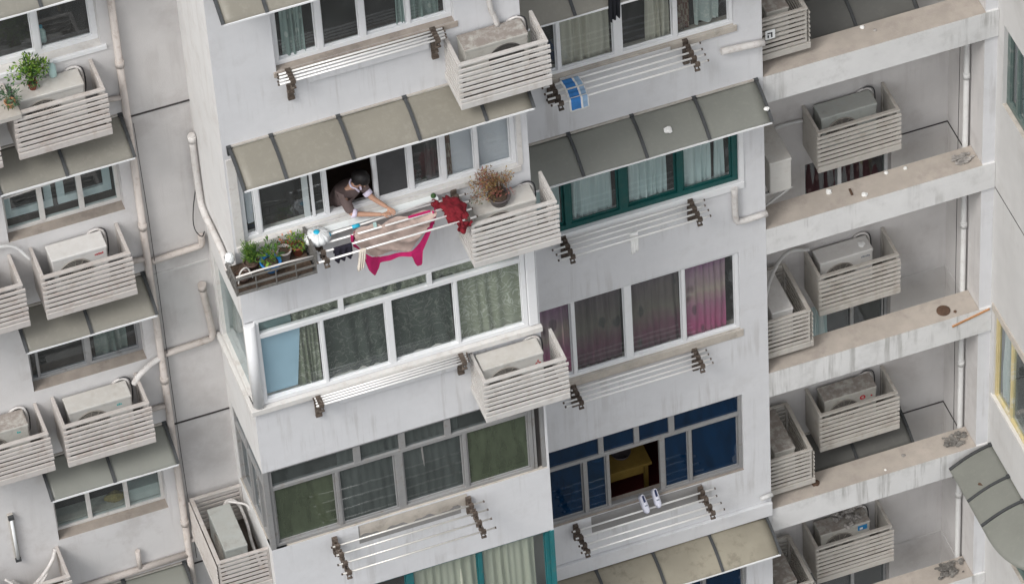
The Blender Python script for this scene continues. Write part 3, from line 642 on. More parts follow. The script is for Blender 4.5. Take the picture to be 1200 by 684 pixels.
c('curtain','grey pleated curtain across the middle panes of the grey-framed bay', FY(0), -2.58,-.86,-3.56,-2.1,.14,'curt_grey', .035, 16)
c('curtain','cream curtain behind the teal-framed window, left of the mullion', FY(0), -1.68,-.76,-6.5,-4.98,.16,'curt_cream', .03, 8)
c('curtain','cream curtain behind the teal-framed window at the end post', FY(0), -.68,.10,-6.5,-4.98,.16,'curt_cream', .03, 7)
c('curtain','beige curtain in the narrow left pane beside the slatted cage, top right flat', FY(1.5), .80,1.12,2.2,3.6,.30,'curt_beige', .03, 4)
c('curtain','wide beige curtain behind the pane above the blue checked towel', FY(1.5), 1.37,2.08,2.2,3.6,.22,'curt_beige', .045, 6)
c('curtain','beige curtain gathered in the dark middle pane of the top right flat', FY(1.5), 2.60,2.92,2.2,3.6,.26,'curt_beige', .04, 4)
c('curtain','pale patterned curtain in the right pane of the top right flat', FY(1.5), 3.25,3.62,2.45,3.6,.20,'curt_pale', .04, 3)
c('curtain','reddish narrow curtain beside the pale patterned one in the top right flat', FY(1.5), 3.05,3.18,2.4,3.6,.24,'curt_brown', .02, 2)
c('curtain','aqua curtain in the narrow left pane of the green window', FY(1.5), .85,1.26,-.7,.65,.20,'curt_aqua', .03, 4)
c('curtain','aqua curtain in the second pane of the green window', FY(1.5), 1.40,2.0,-.7,.65,.18,'curt_aqua', .04, 6)
c('curtain','aqua curtain in the third pane of the green window', FY(1.5), 2.24,2.80,-.7,.65,.18,'curt_aqua', .04, 6)
c('curtain','aqua curtain in the right pane of the green window', FY(1.5), 3.0,3.44,-.7,.65,.18,'curt_aqua', .04, 4)
c('curtain','thin aqua curtain strip at the right edge of the green window', FY(1.5), 3.50,3.62,-.7,.65,.2,'curt_aqua', .02, 2)
c('curtain','purple and beige curtain in the leftmost pane behind the cage corner', FY(1.5), .80,1.28,-3.68,-2.2,.14,'curt_purple', .03, 5)
c('curtain','dim purple curtain across the second pane above the lower rack', FY(1.5), 1.35,2.05,-3.68,-2.2,.22,'curt_purple_d', .035, 7)
c('curtain','dim purple curtain across the third pane above the lower rack', FY(1.5), 2.19,2.90,-3.68,-2.2,.22,'curt_purple_d', .035, 7)
c('curtain','bright magenta and beige curtain in the rightmost pane', FY(1.5), 2.97,3.60,-3.68,-2.2,.14,'curt_purple', .03, 6)
c('curtain','dark red curtain in the light well window below the top grey air conditioner', FY(YB), 5.32,6.48,-3.6,-2.25,.24,'curt_red', .03, 9)
c('curtain','aqua curtain in the light well window, left part', FY(YB), 5.30,5.62,-6.5,-5.2,.24,'curt_aqua', .03, 4)
c('curtain','aqua curtain in the wing window with the dark green frame', FX(XW), .56,.94,-.5,.8,.2,'curt_aqua', .03, 4)
c('curtain','pale curtain in the yellow-taped wing window', FX(XW), .88,1.3,-6.5,-4.95,.2,'curt_pale', .03, 4)
c('curtain','green striped curtain in the left column window under the second awning', FY(1.5), -5.3,-4.85,-.75,.55,.62,'curt_pale', .04, 4)

# ------------------------------------------------------------------ things seen inside rooms
t = thing('table', (1.9,2.6,-7.385), 'yellow wooden table inside the open blue-glass window', 'table')
mb = MB(); mb.box((1.25,2.05,-6.66),(2.55,2.75,-6.61)); mb.build('tabletop','table',t,bevel=.006)
for x in (1.32,2.44):
    for y in (2.12,2.68):
        mb = MB(); mb.box((x,y-.03,-7.385),(x+.06,y+.03,-6.662)); mb.build('leg','table',t)
mb = MB(); mb.box((1.42,2.06,-6.80),(2.42,2.08,-6.665)); mb.build('apron','table',t)
mb = MB(); mb.lathe([(.05,0),(.12,.01),(.15,.07),(.145,.07),(.11,.02),(.02,.015)], (2.18,2.35,-6.609), 18); o = mb.build('bowl','grey_pot'); origin(o,(2.18,2.35,-6.609)); tag(o,'round dark metal bowl on the yellow table','bowl')
mb = MB(); mb.lathe([(.03,0),(.09,.01),(.10,.05),(.095,.05),(.07,.02),(.02,.015)], (1.82,2.42,-6.609), 18); o = mb.build('bowl','pale_pot'); origin(o,(1.82,2.42,-6.609)); tag(o,'small pale bowl beside the dark bowl on the yellow table','bowl')
# things on the sill behind the top-left window
def bottle(x,y,z,h,r,m,cap,label):
    t = thing('bottle',(x,y,z),label,'bottle')
    mb = MB(); mb.lathe([(r*.9,0),(r,.02*h),(r,.62*h),(r*.35,.82*h),(r*.35,.9*h)],(x,y,z),14); mb.build('body',m,t)
    mb = MB(); mb.lathe([(r*.42,.9*h),(r*.42,h)],(x,y,z),12); mb.build('cap',cap,t)
bottle(-5.36,1.78,5.0,.26,.055,'g_sky' if 0 else 'aqua','cyan','small blue and white bottle on the inner sill of the top-left window')
mb = MB(); 
for k in range(7): mb.ball((-4.86+random.uniform(-.03,.03),2.0,5.42+k*.035),.035,'plastic_white',sub=1)
o = mb.build('hanging_ornament'); origin(o,(-4.86,2.0,5.42)); tag(o,'white knotted ornament hanging in the dark open pane, top left','ornament')
mb = MB(); mb.bar((-5.30,2.3,4.95),(-5.0,2.3,6.1),.07,.03); mb.bar((-5.0,2.3,4.95),(-5.05,2.3,6.1),.07,.03)
for k in range(5): mb.bar((-5.3,2.28,5.25+k*.14),(-4.98,2.28,5.30+k*.14),.03,.03)
o = mb.build('plant_stand','stem'); origin(o,(-5.15,2.3,4.95)); tag(o,'brown wooden slatted stand leaning inside the top-left window','stand')

# ------------------------------------------------------------------ awnings
def awning(frame, ribs, zw, zf, pr, mat, label, u0=None, u1=None, arch=.05, group=None, corner=False, base=None):
    u0 = ribs[0] if u0 is None else u0; u1 = ribs[-1] if u1 is None else u1
    t = thing('window_awning', frame(((u0+u1)/2,0,zw)), label, 'awning', group)
    def prof(v): return (-pr*v, zw + (zf-zw)*v + arch*math.sin(PI*v))
    mb = MB(frame)
    def fn(u,v):
        uu = u0+(u1-u0)*u; d,z = prof(v)
        if corner: 
            k = max(0,(.40-u)/.40); d = d*(1-k**2.2)**.5 if k < 1 else 0
        return (uu,d-.002,z+.006*math.sin(uu*3.1+zw))
    mb.grid(fn, 40 if corner else 24, 10, mat); mb.build('sheet',None,t,thick=.008)
    for r_ in ribs:
        mb = MB(frame)
        for i in range(8):
            a,b = prof(i/8),prof((i+1)/8)
            mb.bar((r_,a[0],a[1]+.018),(r_,b[0]-.004,b[1]+.018),.042,.026)
        a = prof(0); mb.box((r_-.03,-.05,a[1]-.10),(r_+.03,-.002,a[1]+.035))
        mb.build('rib','rib',t)
    if not corner:
        mb = MB(frame); d,z = prof(1); mb.box((u0,d-.012,z-.012),(u1,d+.006,z+.010)); mb.build('edge_trim','white',t)
        mb = MB(frame); mb.box((u0+.03,-.03,zw+.006),(u1-.03,-.002,zw+.03)); mb.build('flashing','cage2',t)
    # slender struts back to the wall
    for r_ in (ribs[0],ribs[-1]):
        rs_ = r_+(.06 if r_ == min(ribs) else -.06)
        mb = MB(frame); d,z = prof(.8); mb.bar((rs_,d,z-.02),(rs_,-.004,zw-.30),.018,.018); mb.build('strut','rib',t)
    return t
aw = awning
aw(FY(0), [-3.58,-3.02,-2.14,-1.24,-.35,.28], 6.95,6.71,.6,'awning_b','awning over the topmost window of the projecting bay, cut by the top edge')
aw(FY(0), [-3.565,-3.01,-2.12,-1.24,-.35,.28], 4.07,3.84,.6,'awning_b','long beige awning above the person leaning out of the bay window')
aw(FY(1.5), [.46,1.38,2.28,3.17,4.06], 3.95,3.71,.6,'awning','awning above the window of the top right flat with a dark cloth hanging at it')
aw(FY(1.5), [.46,1.38,2.28,3.17,4.06], 1.03,.77,.6,'awning_g','grey-green awning over the green window with white tissue on it')
aw(FY(1.5), [.46,1.41,2.29,3.17,4.07], -7.87,-8.09,.6,'awning_d','stained yellowish awning below the rack with the white shoes')
LA = [6.60,3.66,.74,-2.19,-5.08]
lab = ['awning over the top-left window with the dark open pane','awning below the potted shrub in the left column','left column awning below the white air conditioner with the red mark','left column awning above the window with a yellow cloth inside','lowest awning of the left column, beside the side cage']
for z,l in zip(LA,lab): aw(FY(1.5), [-6.35,-5.47,-4.58], z, z-.22, .6, 'awning_g' if z < 0 else 'awning', l)
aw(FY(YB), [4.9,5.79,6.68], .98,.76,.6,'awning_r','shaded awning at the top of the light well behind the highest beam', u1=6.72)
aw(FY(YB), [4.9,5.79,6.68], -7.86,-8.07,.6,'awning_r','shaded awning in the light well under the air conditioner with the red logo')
aw(FX(XW), [1.40,.73,.22], -7.72,-8.0,.66,'awning_g','arched awning with a rounded end on the right-hand wing wall', u0=-.98, u1=1.42, arch=.045, corner=True)

# ------------------------------------------------------------------ cages
def cage(frame, u0, u1, z0, z1, mat, label, depth=.6, slatted_sides=False, group='slatted cages for air conditioners', n=7, dnear=0., flip=False):
    """front slats facing -d ... frame local: u along the wall, d negative = outwards"""
    t = thing('air_conditioner_cage', frame(((u0+u1)/2, -depth/2, z0)), label, 'cage', group)
    f = -depth
    # top rail + corner posts
    mb = MB(frame); w=.045
    mb.box((u0,f,z1-.035),(u1,f+.055,z1)); mb.box((u0,f+.055,z1-.035),(u0+w,-.002,z1)); mb.box((u1-w,f+.055,z1-.035),(u1,-.002,z1))
    mb.build('top_rail',mat,t,bevel=.005)
    mb = MB(frame)
    for u in (u0+.012,u1-.042):
        mb = MB(frame); mb.box((u,f+.012,z0+.1),(u+.03,f+.042,z1-.036)); mb.build('corner_post',mat,t)
        mb = MB(frame); mb.box((u,-.034,z0+.1),(u+.03,-.004,z1-.036)); mb.build('corner_post',mat,t)
    # front louvres: each a tilted blade, its ends proud of the posts
    fas = .105; h0 = z0+fas+.012; pitch = (z1-.035-h0)/n
    mb = MB(frame)
    for i in range(n):
        zc = h0 + pitch*(i+.42); bl = pitch*.62; jt = random.uniform(-.001,.001)
        a = [(f-.026,zc-bl*.5+jt),(f-.026,zc+bl*.30+jt),(f-.010,zc+bl*.42+jt),(f-.010,zc-bl*.38+jt)]
        for (ua,ub) in ((u0-.012,u1+.012),):
            e0,e1 = random.gauss(0,.0028),random.gauss(0,.0028); e2 = random.uniform(-.006,.006)
            vs0 = [mb.v((ua+e2,d,z+e0)) for d,z in a]; vs1 = [mb.v((ub+e2,d,z+e1)) for d,z in a]
            for q in range(4):
                mb.bm.faces.new([vs0[q],vs0[(q+1)%4],vs1[(q+1)%4],vs1[q]])
            mb.bm.faces.new(vs0[::-1]); mb.bm.faces.new(vs1)
    mb.build('front_slats',mat,t)
    mb = MB(frame); mb.box((u0-.012,f-.035,z0),(u1+.012,f+.02,z0+fas)); mb.build('fascia',mat,t,bevel=.006)
    # sides
    for u in (u0,u1-.02):
        mb = MB(frame)
        if slatted_sides:
            for i in range(n):
                zc = h0+pitch*(i+.42); mb.box((u-.004,f+.02,zc-pitch*.27),(u+.012,-.036,zc+pitch*.27))
            mb.build('side_slats',mat,t)
            mb = MB(frame); mb.box((u-.012,f+.022,z0),(u+.021,-.003,z0+fas)); mb.build('side_fascia',mat,t,bevel=.005)
        else:
            mb.box((u,f+.045,z0+.0),(u+.02,-.036,z1-.036)); mb.build('side_panel',mat,t)
    mb = MB(frame); mb.box((u0+.022,f+.022,z0+.01),(u1-.022,-.003,z0+.05)); mb.build('tray','tray',t)
    return t
def fan_unit(frame, u0, u1, zb, mat, label, d0=-.34, d1=-.05, h=.56, fan='left', mark=None, louvre=True, fanmat='fan', group='outdoor air conditioner units'):
    t = thing('air_conditioner', frame(((u0+u1)/2,(d0+d1)/2,zb)), label, 'air conditioner', group)
    z0 = zb+.07; z1 = z0+h
    mb = MB(frame); mb.box((u0,d0,z0),(u1,d1,z1)); mb.build('casing',mat,t,bevel=.016)
    mb = MB(frame); mb.box((u0-.006,d0-.006,z1-.05),(u1+.006,d1+.004,z1+.006)); mb.build('lid',mat,t,bevel=.012)
    mb = MB(frame)
    for u in (u0+.09,u1-.15): mb = MB(frame); mb.box((u,d0+.02,zb),(u+.06,d1-.02,z0-.001)); mb.build('foot','rib',t)
    rr_ = random.Random(int(abs(u0*77+zb*13)))
    for q,(m_,r_) in enumerate((('tape',.017),('black_mark',.009))):
        o_ = rr_.uniform(.0,.05); hx = u1+.035+.03*q
        pth = smoothpath([(u1+.002,d1-.06,z0+.12+.07*q),(hx,d1-.05,z0+.12+.07*q),(hx+.02,d1-.02,z1-.05+o_),(hx-.05,d1+.02,z1-.0+o_),(hx-.16,-.03,z1-.01+o_),(hx-.2,-.004,z1-.06)],2)
        mb = MB(frame); mb.tube(pth,r_,7,m_); mb.build('hose',None,t)
    cu = u0+.30 if fan == 'left' else u1-.30
    cz_ = z0+h*.5-.02; r = .225
    mb = MB(frame)
    mb.lathe([(r+.012,-.004),(r+.012,-.014),(r-.004,-.016),(r-.01,-.003)], (cu,d0,cz_), 40, fanmat, axis='y')
    for k in range(1,9):
        rr = r*k/9
        n = 36; 
        pts = [(cu+rr*math.cos(2*PI*j/n), d0-.012, cz_+rr*math.sin(2*PI*j/n)) for j in range(n+1)]
        mb.tube(pts,.0035,4,fanmat,cap=False)
    for k in range(12):
        a = 2*PI*k/12; mb.bar((cu+.04*math.cos(a),d0-.016,cz_+.04*math.sin(a)),(cu+r*math.cos(a),d0-.016,cz_+r*math.sin(a)),.006,.006,up=(0,1,0),mat=fanmat)
    mb.lathe([(.045,-.02),(.045,-.010)],(cu,d0,cz_),16,fanmat,axis='y')
    g = mb.build('fan_grille',None,t)
    mb = MB(frame); mb.lathe([(r-.006,-.005),(r-.006,-.0015)],(cu,d0,cz_),32,'fan_dark',axis='y'); mb.build('fan_opening',None,g)
    if mark:
        mm,off,w_ = mark
        mb = MB(frame); u = off if off > 0 else off
        mu = u1-.06-w_ if off == 1 else u0+off
        x = mu
        rr = random.Random(len(label))
        while x < mu+w_: 
            s_ = rr.uniform(.012,.024); mb.box((x,d0-.003,z1-.12),(x+s_,d0-.0008,z1-.085-rr.choice((0,.01)))); x += s_+.007
        mb.build('wordmark',mm,t)
    return t
cg = cage
SL = 'cage3'
# left column
cg(FY(1.5), -6.03,-4.83, 3.99,4.75, SL, 'cage holding the air conditioner with the green potted shrub on top')
cg(FY(1.5), -6.01,-4.81, 1.05,1.79, SL, 'left column cage holding the white air conditioner with a red wordmark')
cg(FY(1.5), -6.05,-4.85, -1.81,-1.06, SL, 'left column cage holding the beige air conditioner with a teal mark')
cg(FY(1.5), -7.50,-6.26, 1.04,1.78, SL, 'cage cut by the left edge, level with the red-marked air conditioner')
cg(FY(1.5), -7.50,-6.25, -1.78,-1.08, SL, 'cage cut by the left edge, holding the stained unit with the teal mark')
cg(FY(1.5), -7.50,-6.28, -4.75,-3.98, SL, 'cage with loose cables and no unit at the bottom left corner')
cg(FY(1.5), -7.55,-6.27, 3.95,4.70, SL, 'dark weathered cage at the left edge with a small terracotta pot on it')
a_ = fan_unit
a_(FY(1.5), -5.90,-5.04, 4.05,'ac','air conditioner carrying the bushy potted shrub and a plastic bottle', h=.58)
a_(FY(1.5), -5.80,-5.06, 1.11,'ac_pale','white air conditioner with a small red wordmark in the left column', mark=('red_mark',1,.11), h=.60)
a_(FY(1.5), -5.90,-5.03, -1.75,'ac','beige air conditioner with a teal mark above its fan, left column', mark=('teal_mark',.66,.05), h=.58)
a_(FY(1.5), -7.30,-6.46, -1.72,'ac_dusty','stained air conditioner with a teal mark cut by the left edge', mark=('teal_mark',.68,.05), h=.58)
a_(FY(1.5), -7.42,-6.60, 1.10,'ac_pale','air conditioner almost hidden at the left edge in the middle row', h=.58)
# bay
SC = 'cage'
cg(FY(0), -.67,.52, 4.20,4.94, SC, 'cage beside the top bay rack holding the rusty-topped air conditioner', slatted_sides=True)
cg(FY(0), -.66,.51, 1.33,2.08, SC, 'cage beside the hung laundry, with the dry plant standing in it', slatted_sides=True)
cg(FY(0), -.66,.51, -1.65,-.90, SC, 'cage at the right end of the white-framed bay window', slatted_sides=True)
a_(FY(0), -.50,.34, 4.26,'ac_dusty','air conditioner with a rusty dusty top at the top of the bay', fan='right', fanmat='fan_dark', h=.58)
a_(FY(0), -.52,.31, 1.39,'ac','air conditioner under the pot of the dry plant', h=.50)
t = a_(FY(0), -.58,.27, -1.59,'ac','beige air conditioner with a small red three-diamond emblem', h=.58)
mb = MB(FY(0))
for k in range(3):
    a = R(90+120*k); cx_,cz2 = .19+.026*math.cos(a), -1.10+.026*math.sin(a)
    b = a+PI/2
    mb.face([(cx_-.026*math.cos(a),-.3415,cz2-.026*math.sin(a)),(cx_+.014*math.cos(b),-.3415,cz2+.014*math.sin(b)),(cx_+.026*math.cos(a),-.3415,cz2+.026*math.sin(a)),(cx_-.014*math.cos(b),-.3415,cz2-.014*math.sin(b))])
mb.build('emblem','red_mark',t)
# side cage on the bay's left flank, hung on the wall facing -X
t = cg(FX(BX0), .17,1.44, -4.50,-3.76, 'cage3', 'side cage on the left flank of the bay with a dusty unit and coiled hoses', depth=.74, slatted_sides=True)
a_(FX(BX0), .40,1.20, -4.44,'ac_grey','greenish dusty air conditioner in the side cage on the bay flank', d0=-.56,d1=-.24, h=.55)
# light well
SR = 'cage2'
cg(FY(YB), 5.21,6.44, -1.78,-1.03, SR, 'highest cage facing out of the light well, with a grey unit')
cg(FY(YB), 5.21,6.44, -4.69,-3.93, SR, 'light well cage whose unit shows a large round fan and white tissue')
cg(FY(YB), 5.20,6.44, -7.60,-6.85, SR, 'light well cage holding the unit with the red round logo')
cg(FY(YB), 5.13,6.36, -10.56,-9.80, SR, 'lowest light well cage, holding the unit with the blue sticker')
a_(FY(YB), 5.37,6.20, -1.72,'ac_grey','greenish grey air conditioner in the highest light well cage', h=.60)
a_(FY(YB), 5.33,6.14, -4.63,'ac_pale','light well air conditioner with a big spiral fan grille and white tissue on top', fanmat='fan', mark=('grey_mark',1,.12), h=.62)
t = a_(FY(YB), 5.38,6.20, -7.54,'ac_dusty','dust-covered air conditioner with a red round logo', h=.60)
mb = MB(FY(YB)); mb.lathe([(.045,-.346),(.045,-.342)],(5.98,0,-7.02),20,'red_mark',axis='y'); mb.lathe([(.024,-.349),(.024,-.3465)],(5.98,0,-7.02),16,'ac_pale',axis='y'); mb.box((5.945,-.352,-7.028),(6.015,-.3495,-7.014),'red_mark')
mb.build('logo',None,t)
mb = MB(FY(YB)); mb.lathe([(.016,-.346),(.016,-.342)],(6.12,0,-7.03),12,'red_mark',axis='y'); mb.build('logo',None,t)
t = a_(FY(YB), 5.30,6.10, -10.48,'ac_dusty','debris-covered air conditioner with a blue sticker at the bottom of the light well', h=.58)
mb = MB(FY(YB)); mb.box((5.90,-.346,-9.98),(6.05,-.342,-9.88),'blue_mark'); mb.box((5.93,-.349,-9.96),(5.98,-.3465,-9.92),'plastic_white'); mb.build('sticker',None,t)
def FXR(x): return lambda p: Vector((x - p[1], p[0], p[2]))     # wall facing +X
for z,l in ((1.17,'side cage in the light well just above the highest beam, with a white tag'),(-4.71,'side cage in the light well over the third beam, with a pale unit end'),(-7.66,'side cage in the light well over the fourth beam, with a dusty unit'),(-10.62,'side cage in the light well cut by the bottom edge')):
    t = cg(FXR(RX1), 1.66,2.66, z, z+.74, SR, l, depth=.72, slatted_sides=True, group='side cages inside the light well')
for z,m_,l in ((1.24,'ac_dusty','dusty air conditioner end inside the topmost side cage of the light well'),(-4.62,'ac_pale','pale air conditioner end-on in the side cage over the third beam'),(-7.58,'ac_dusty','dark dusty air conditioner end-on in the side cage over the fourth beam'),(-10.56,'ac_dusty','air conditioner end-on in the side cage cut by the bottom edge')):
    a_(FXR(RX1), 1.80,2.60, z, m_, l, d0=-.50, d1=-.18, h=.58)
a_(FXR(RX1), 1.78,2.56, -1.62,'ac','uncaged air conditioner on brackets seen end-on beside the front wall corner', d0=-.50, d1=-.18, h=.60)
for u in (1.9,2.4):
    mb = MB(); mb.bar((RX1,u,-1.64),(RX1+.55,u,-1.64),.04,.04); mb.bar((RX1+.01,u,-1.95),(RX1+.5,u,-1.66),.03,.03)
    o = mb.build('wall_bracket','pipe_w'); origin(o,(RX1,u,-1.64)); tag(o,('nearer' if u < 2 else 'farther')+' steel wall bracket under the uncaged air conditioner','bracket')
mb = MB(); mb.box((4.26,1.615,1.58),(4.40,1.619,1.74),'plastic_white'); mb.box((4.29,1.611,1.68),(4.36,1.6145,1.70),'black_mark'); mb.box((4.34,1.611,1.61),(4.36,1.6145,1.68),'black_mark'); mb.box((4.29,1.611,1.61),(4.31,1.6145,1.66),'black_mark')
o = mb.build('number_tag'); origin(o,(4.33,1.615,1.58)); tag(o,'small white tag with black strokes fixed to the top side cage','tag')

# ------------------------------------------------------------------ pull-out drying racks
def rack(yw, z, ys, x0s, x1s, bx, label, hang=.5, drop=0., rr=.014, rm='steel'):
    t = thing('drying_rack', (sum(bx)/2, yw, z), label, 'drying rack', 'steel drying racks under the windows')
    for k,(y,a,b) in enumerate(zip(ys,x0s,x1s)):
        zz = z - drop*k
        mb = MB(); mb.tube([(a,y,zz),(b,y,zz)],rr,10,rm)
        mb.lathe([(.016,0),(.016,.02)],(a-.012,y,zz),8,'rust',axis='x'); mb.lathe([(.016,0),(.016,.02)],(b-.008,y,zz),8,'rust',axis='x')
        mb.build('rod',None,t)
    for x in bx:
        ya, yb = yw-.01, ys[-1]; n = 3; L_ = (ya-yb)
        mb = MB()
        mb.box((x-.036,yw-.055,z-hang+.02),(x+.036,yw-.002,z+.03),'rust')
        for q in range(4): mb.box((x-.045,yw-.07,z-hang+.04+q*(hang-.1)/4),(x+.045,yw-.03,z-hang+.075+q*(hang-.1)/4),'rust')
        h = .10
        for i in range(n):
            p,q = ya-L_*i/n, ya-L_*(i+1)/n
            for sx in (-.024,.024):
                mb.bar((x+sx,p,z-.02),(x+sx,q,z-.02-h),.012,.032,mat='rust'); mb.bar((x+sx*.4,p,z-.02-h),(x+sx*.4,q,z-.02),.012,.032,mat='rust')
            mb.lathe([(.018,-.036),(.018,.036)],(x,(p+q)/2,z-.02-h/2),8,'rust',axis='x')
        for i in range(n+1):
            p = ya-L_*i/n; mb.lathe([(.017,-.036),(.017,.036)],(x,p,z-.02),8,'rust',axis='x'); mb.lathe([(.017,-.036),(.017,.036)],(x,p,z-.02-h),8,'rust',axis='x')
        mb.build('scissor_arm',None,t)
        for k,y in enumerate(ys): mb = MB(); mb.box((x-.034,y-.022,z-drop*k-.04),(x+.034,y+.022,z-drop*k+.020),'rust'); mb.build('rod_clip',None,t)
    return t
rack(0, 5.10, [-.045,-.10,-.16,-.215], [-2.84,-2.85,-2.87,-2.88],[-.67,-.67,-.68,-.69], (-2.70,-.80), 'folded drying rack under the topmost bay window', hang=.5)
rack(0, -.80, [-.10,-.145,-.19,-.24], [-2.86,-2.86,-2.87,-2.88],[-.72,-.73,-.73,-.74], (-2.80,-.80), 'folded drying rack under the white-framed bay window', hang=.45)
rack(0, -3.75, [-.15,-.31,-.48,-.655], [-2.85,-2.85,-2.87,-2.87],[-.66,-.66,-.67,-.67], (-2.77,-.84), 'pulled-out empty rack under the grey-framed bay window', hang=.3, rr=.0125, rm='steel_dull')
rack(1.5, 2.13, [1.37,1.25,1.14,1.02], [1.03,1.02,1.01,1.03],[3.24,3.22,3.22,3.22], (1.16,3.07), 'drying rack with the blue checked towel', hang=.42)
rack(1.5, -.86, [1.40,1.30,1.20,1.09], [1.03,1.01,1.03,1.02],[3.24,3.21,3.22,3.21], (1.22,3.06), 'drying rack under the green window with a white sock', hang=.42)
rack(1.5, -3.86, [1.41,1.325,1.23,1.15], [1.17,1.15,1.01,1.01],[3.2,3.2,3.2,3.2], (1.24,3.05), 'half-folded empty rack under the purple-curtained window', hang=.42)
rack(1.5, -6.80, [1.39,1.25,1.10,.97], [1.07,1.06,1.07,1.06],[3.26,3.23,3.24,3.24], (1.15,3.07), 'pulled-out rack below the window with the white shoes', hang=.30)
rack(0, 2.20, [-.14,-.28,-.42,-.575], [-2.70,-2.72,-2.70,-2.72],[-.58,-.57,-.58,-.57], (-2.60,-.70), 'drying rack hung with the pink-edged garment and red cloth', hang=.35)

# ------------------------------------------------------------------ pipes
def pipe(name, pts, r, mat, label, cat='pipe', n=10, collars=(), group=None):
    mb = MB(); mb.tube(pts, r, n, mat)
    for c_ in collars:
        c_ = Vector(c_); mb.lathe([(r*1.25,-.05),(r*1.25,.05)], c_, n, mat)
    o = mb.build(name); origin(o, pts[-1]); return tag(o,label,cat,group)
pipe('drain_pipe', [(-4.50,1.43,TOP-.2),(-4.49,1.43,BOT)], .048,'pipe','long vertical drain pipe running down beside the left window column', collars=[(-4.5,1.43,z) for z in (7.5,4.6,1.66,.1,-1.28,-4.2,-7.2)])
pipe('drain_pipe', [(7.35,1.97,TOP-.2),(7.35,1.97,BOT)], .042,'pipe_w','white vertical pipe in the right corner of the light well', collars=[(7.35,1.97,z) for z in (2.3,-.55,-3.5,-6.4,-9.3)])
pipe('branch_pipe', [(-4.83,1.46,4.02),(-4.50,1.44,4.0)], .035,'pipe','short branch from the shrub cage to the drain pipe')
pipe('branch_pipe', [(-4.83,1.46,1.05),(-4.50,1.44,1.05)], .038,'pipe','short branch left of the drain pipe in the middle row')
pipe('branch_pipe', [(-4.88,1.46,-1.82),(-4.50,1.44,-1.80)], .038,'pipe','short branch left of the drain pipe in the third row')
pipe('branch_pipe', smoothpath([(-4.44,1.47,.93),(-3.82,1.47,.96),(-3.74,1.47,.96),(-3.74,1.47,1.15)],2), .045,'pipe','elbowed branch on the rear wall ending under the balcony plants')
pipe('branch_pipe', smoothpath([(-4.44,1.47,-.85),(-3.82,1.47,-.82),(-3.76,1.47,-.80),(-3.76,1.47,-.6),(-3.82,1.47,.22)],1), .047,'pipe','elbowed branch with a tall upright below the first elbow', collars=[(-3.815,1.47,.20)])
pipe('branch_pipe', [(-7.2,1.45,-4.95),(-4.50,1.44,-4.87)], .05,'pipe','nearly level pipe above the lowest awning on the left')
pipe('branch_pipe', [(-4.46,1.45,-4.62),(-4.30,1.45,-4.60)], .038,'pipe','stub pipe between the drain pipe and the side cage')
pipe('branch_pipe', [(-5.21,1.44,-4.50),(-5.21,1.44,-4.90)], .034,'pipe','short upright stub pipe above the lowest awning')
pipe('hose_cover', smoothpath([(-3.71,1.40,3.06),(-3.71,1.40,2.0),(-3.71,1.34,1.75),(-3.71,.80,1.80),(-3.71,.42,1.82),(-3.71,.16,1.62)],1), .045,'tape','wrapped hose running down the flank of the bay to the planter', collars=[(-3.71,1.40,2.98)])
pipe('hose_cover', smoothpath([(-4.46,1.44,-.86),(-4.62,1.42,-.88),(-4.86,1.36,-1.0),(-4.93,1.36,-1.12)],2), .042,'tape','bent wrapped hose from the drain pipe into the left cage')
pipe('hose_cover', smoothpath([(3.56,1.43,1.80),(4.17,1.43,1.74)],1), .05,'tape','straight wrapped pipe on the front wall near the top side cage')
pipe('hose_cover', smoothpath([(3.70,1.44,-.85),(3.70,1.44,-1.45),(3.74,1.44,-1.54),(4.17,1.44,-1.52)],1), .045,'tape','L-shaped wrapped pipe to the right of the green window')
pipe('hose_cover', [(3.98,1.44,-7.40),(4.17,1.44,-7.37)], .035,'pipe_w','short pale pipe end at the wall corner over the stained awning')
pipe('hose', smoothpath([(4.19,1.7,-3.62),(4.5,2.2,-3.62),(4.9,2.65,-3.72),(5.26,2.66,-3.85)],2), .028,'pipe_w','pale hose looping from the side cage to the light well cage')
pipe('hose', smoothpath([(4.6,2.7,-1.35),(4.85,2.7,-1.25),(5.2,2.7,-1.28)],2), .026,'pipe_w','pale hose beside the uncaged air conditioner')
pipe('hose', smoothpath([(-7.0,1.44,2.05),(-6.5,1.42,2.05),(-6.2,1.42,2.0),(-6.05,1.3,1.78)],2), .025,'pipe_w','pale hose between the two left cages of the middle row')
pipe('hose', smoothpath([(-7.0,1.44,-4.35),(-6.8,1.35,-4.55),(-6.55,1.35,-4.30),(-6.38,1.42,-4.12),(-6.33,1.46,-3.98)],2), .028,'tape','tangled hose in the empty bottom-left cage')
pipe('hose', smoothpath([(-7.1,1.38,-4.2),(-6.9,1.2,-4.35),(-6.6,1.3,-4.42),(-6.45,1.4,-4.2)],2), .02,'tape','thin cable curling behind the hose in the empty cage')
pipe('hose', smoothpath([(-4.02,1.18,-4.02),(-3.90,1.38,-3.92),(-3.74,1.34,-3.98),(-3.72,1.0,-4.10),(-3.76,.7,-4.2),(-3.74,.35,-4.3)],2), .022,'tape','coiled white hose in the side cage on the bay flank')
pipe('hose', smoothpath([(-.05,-.05,5.75),(-.04,-.05,5.18),(.0,-.06,5.1),(.03,-.08,4.92)],1), .035,'tape','wrapped hose dropping onto the rusty-topped air conditioner')
pipe('conduit', [(4.48,1.60,.50),(6.09,1.60,.50)], .02,'pipe_w','thin pale conduit behind the lower edge of the highest beam', cat='conduit')
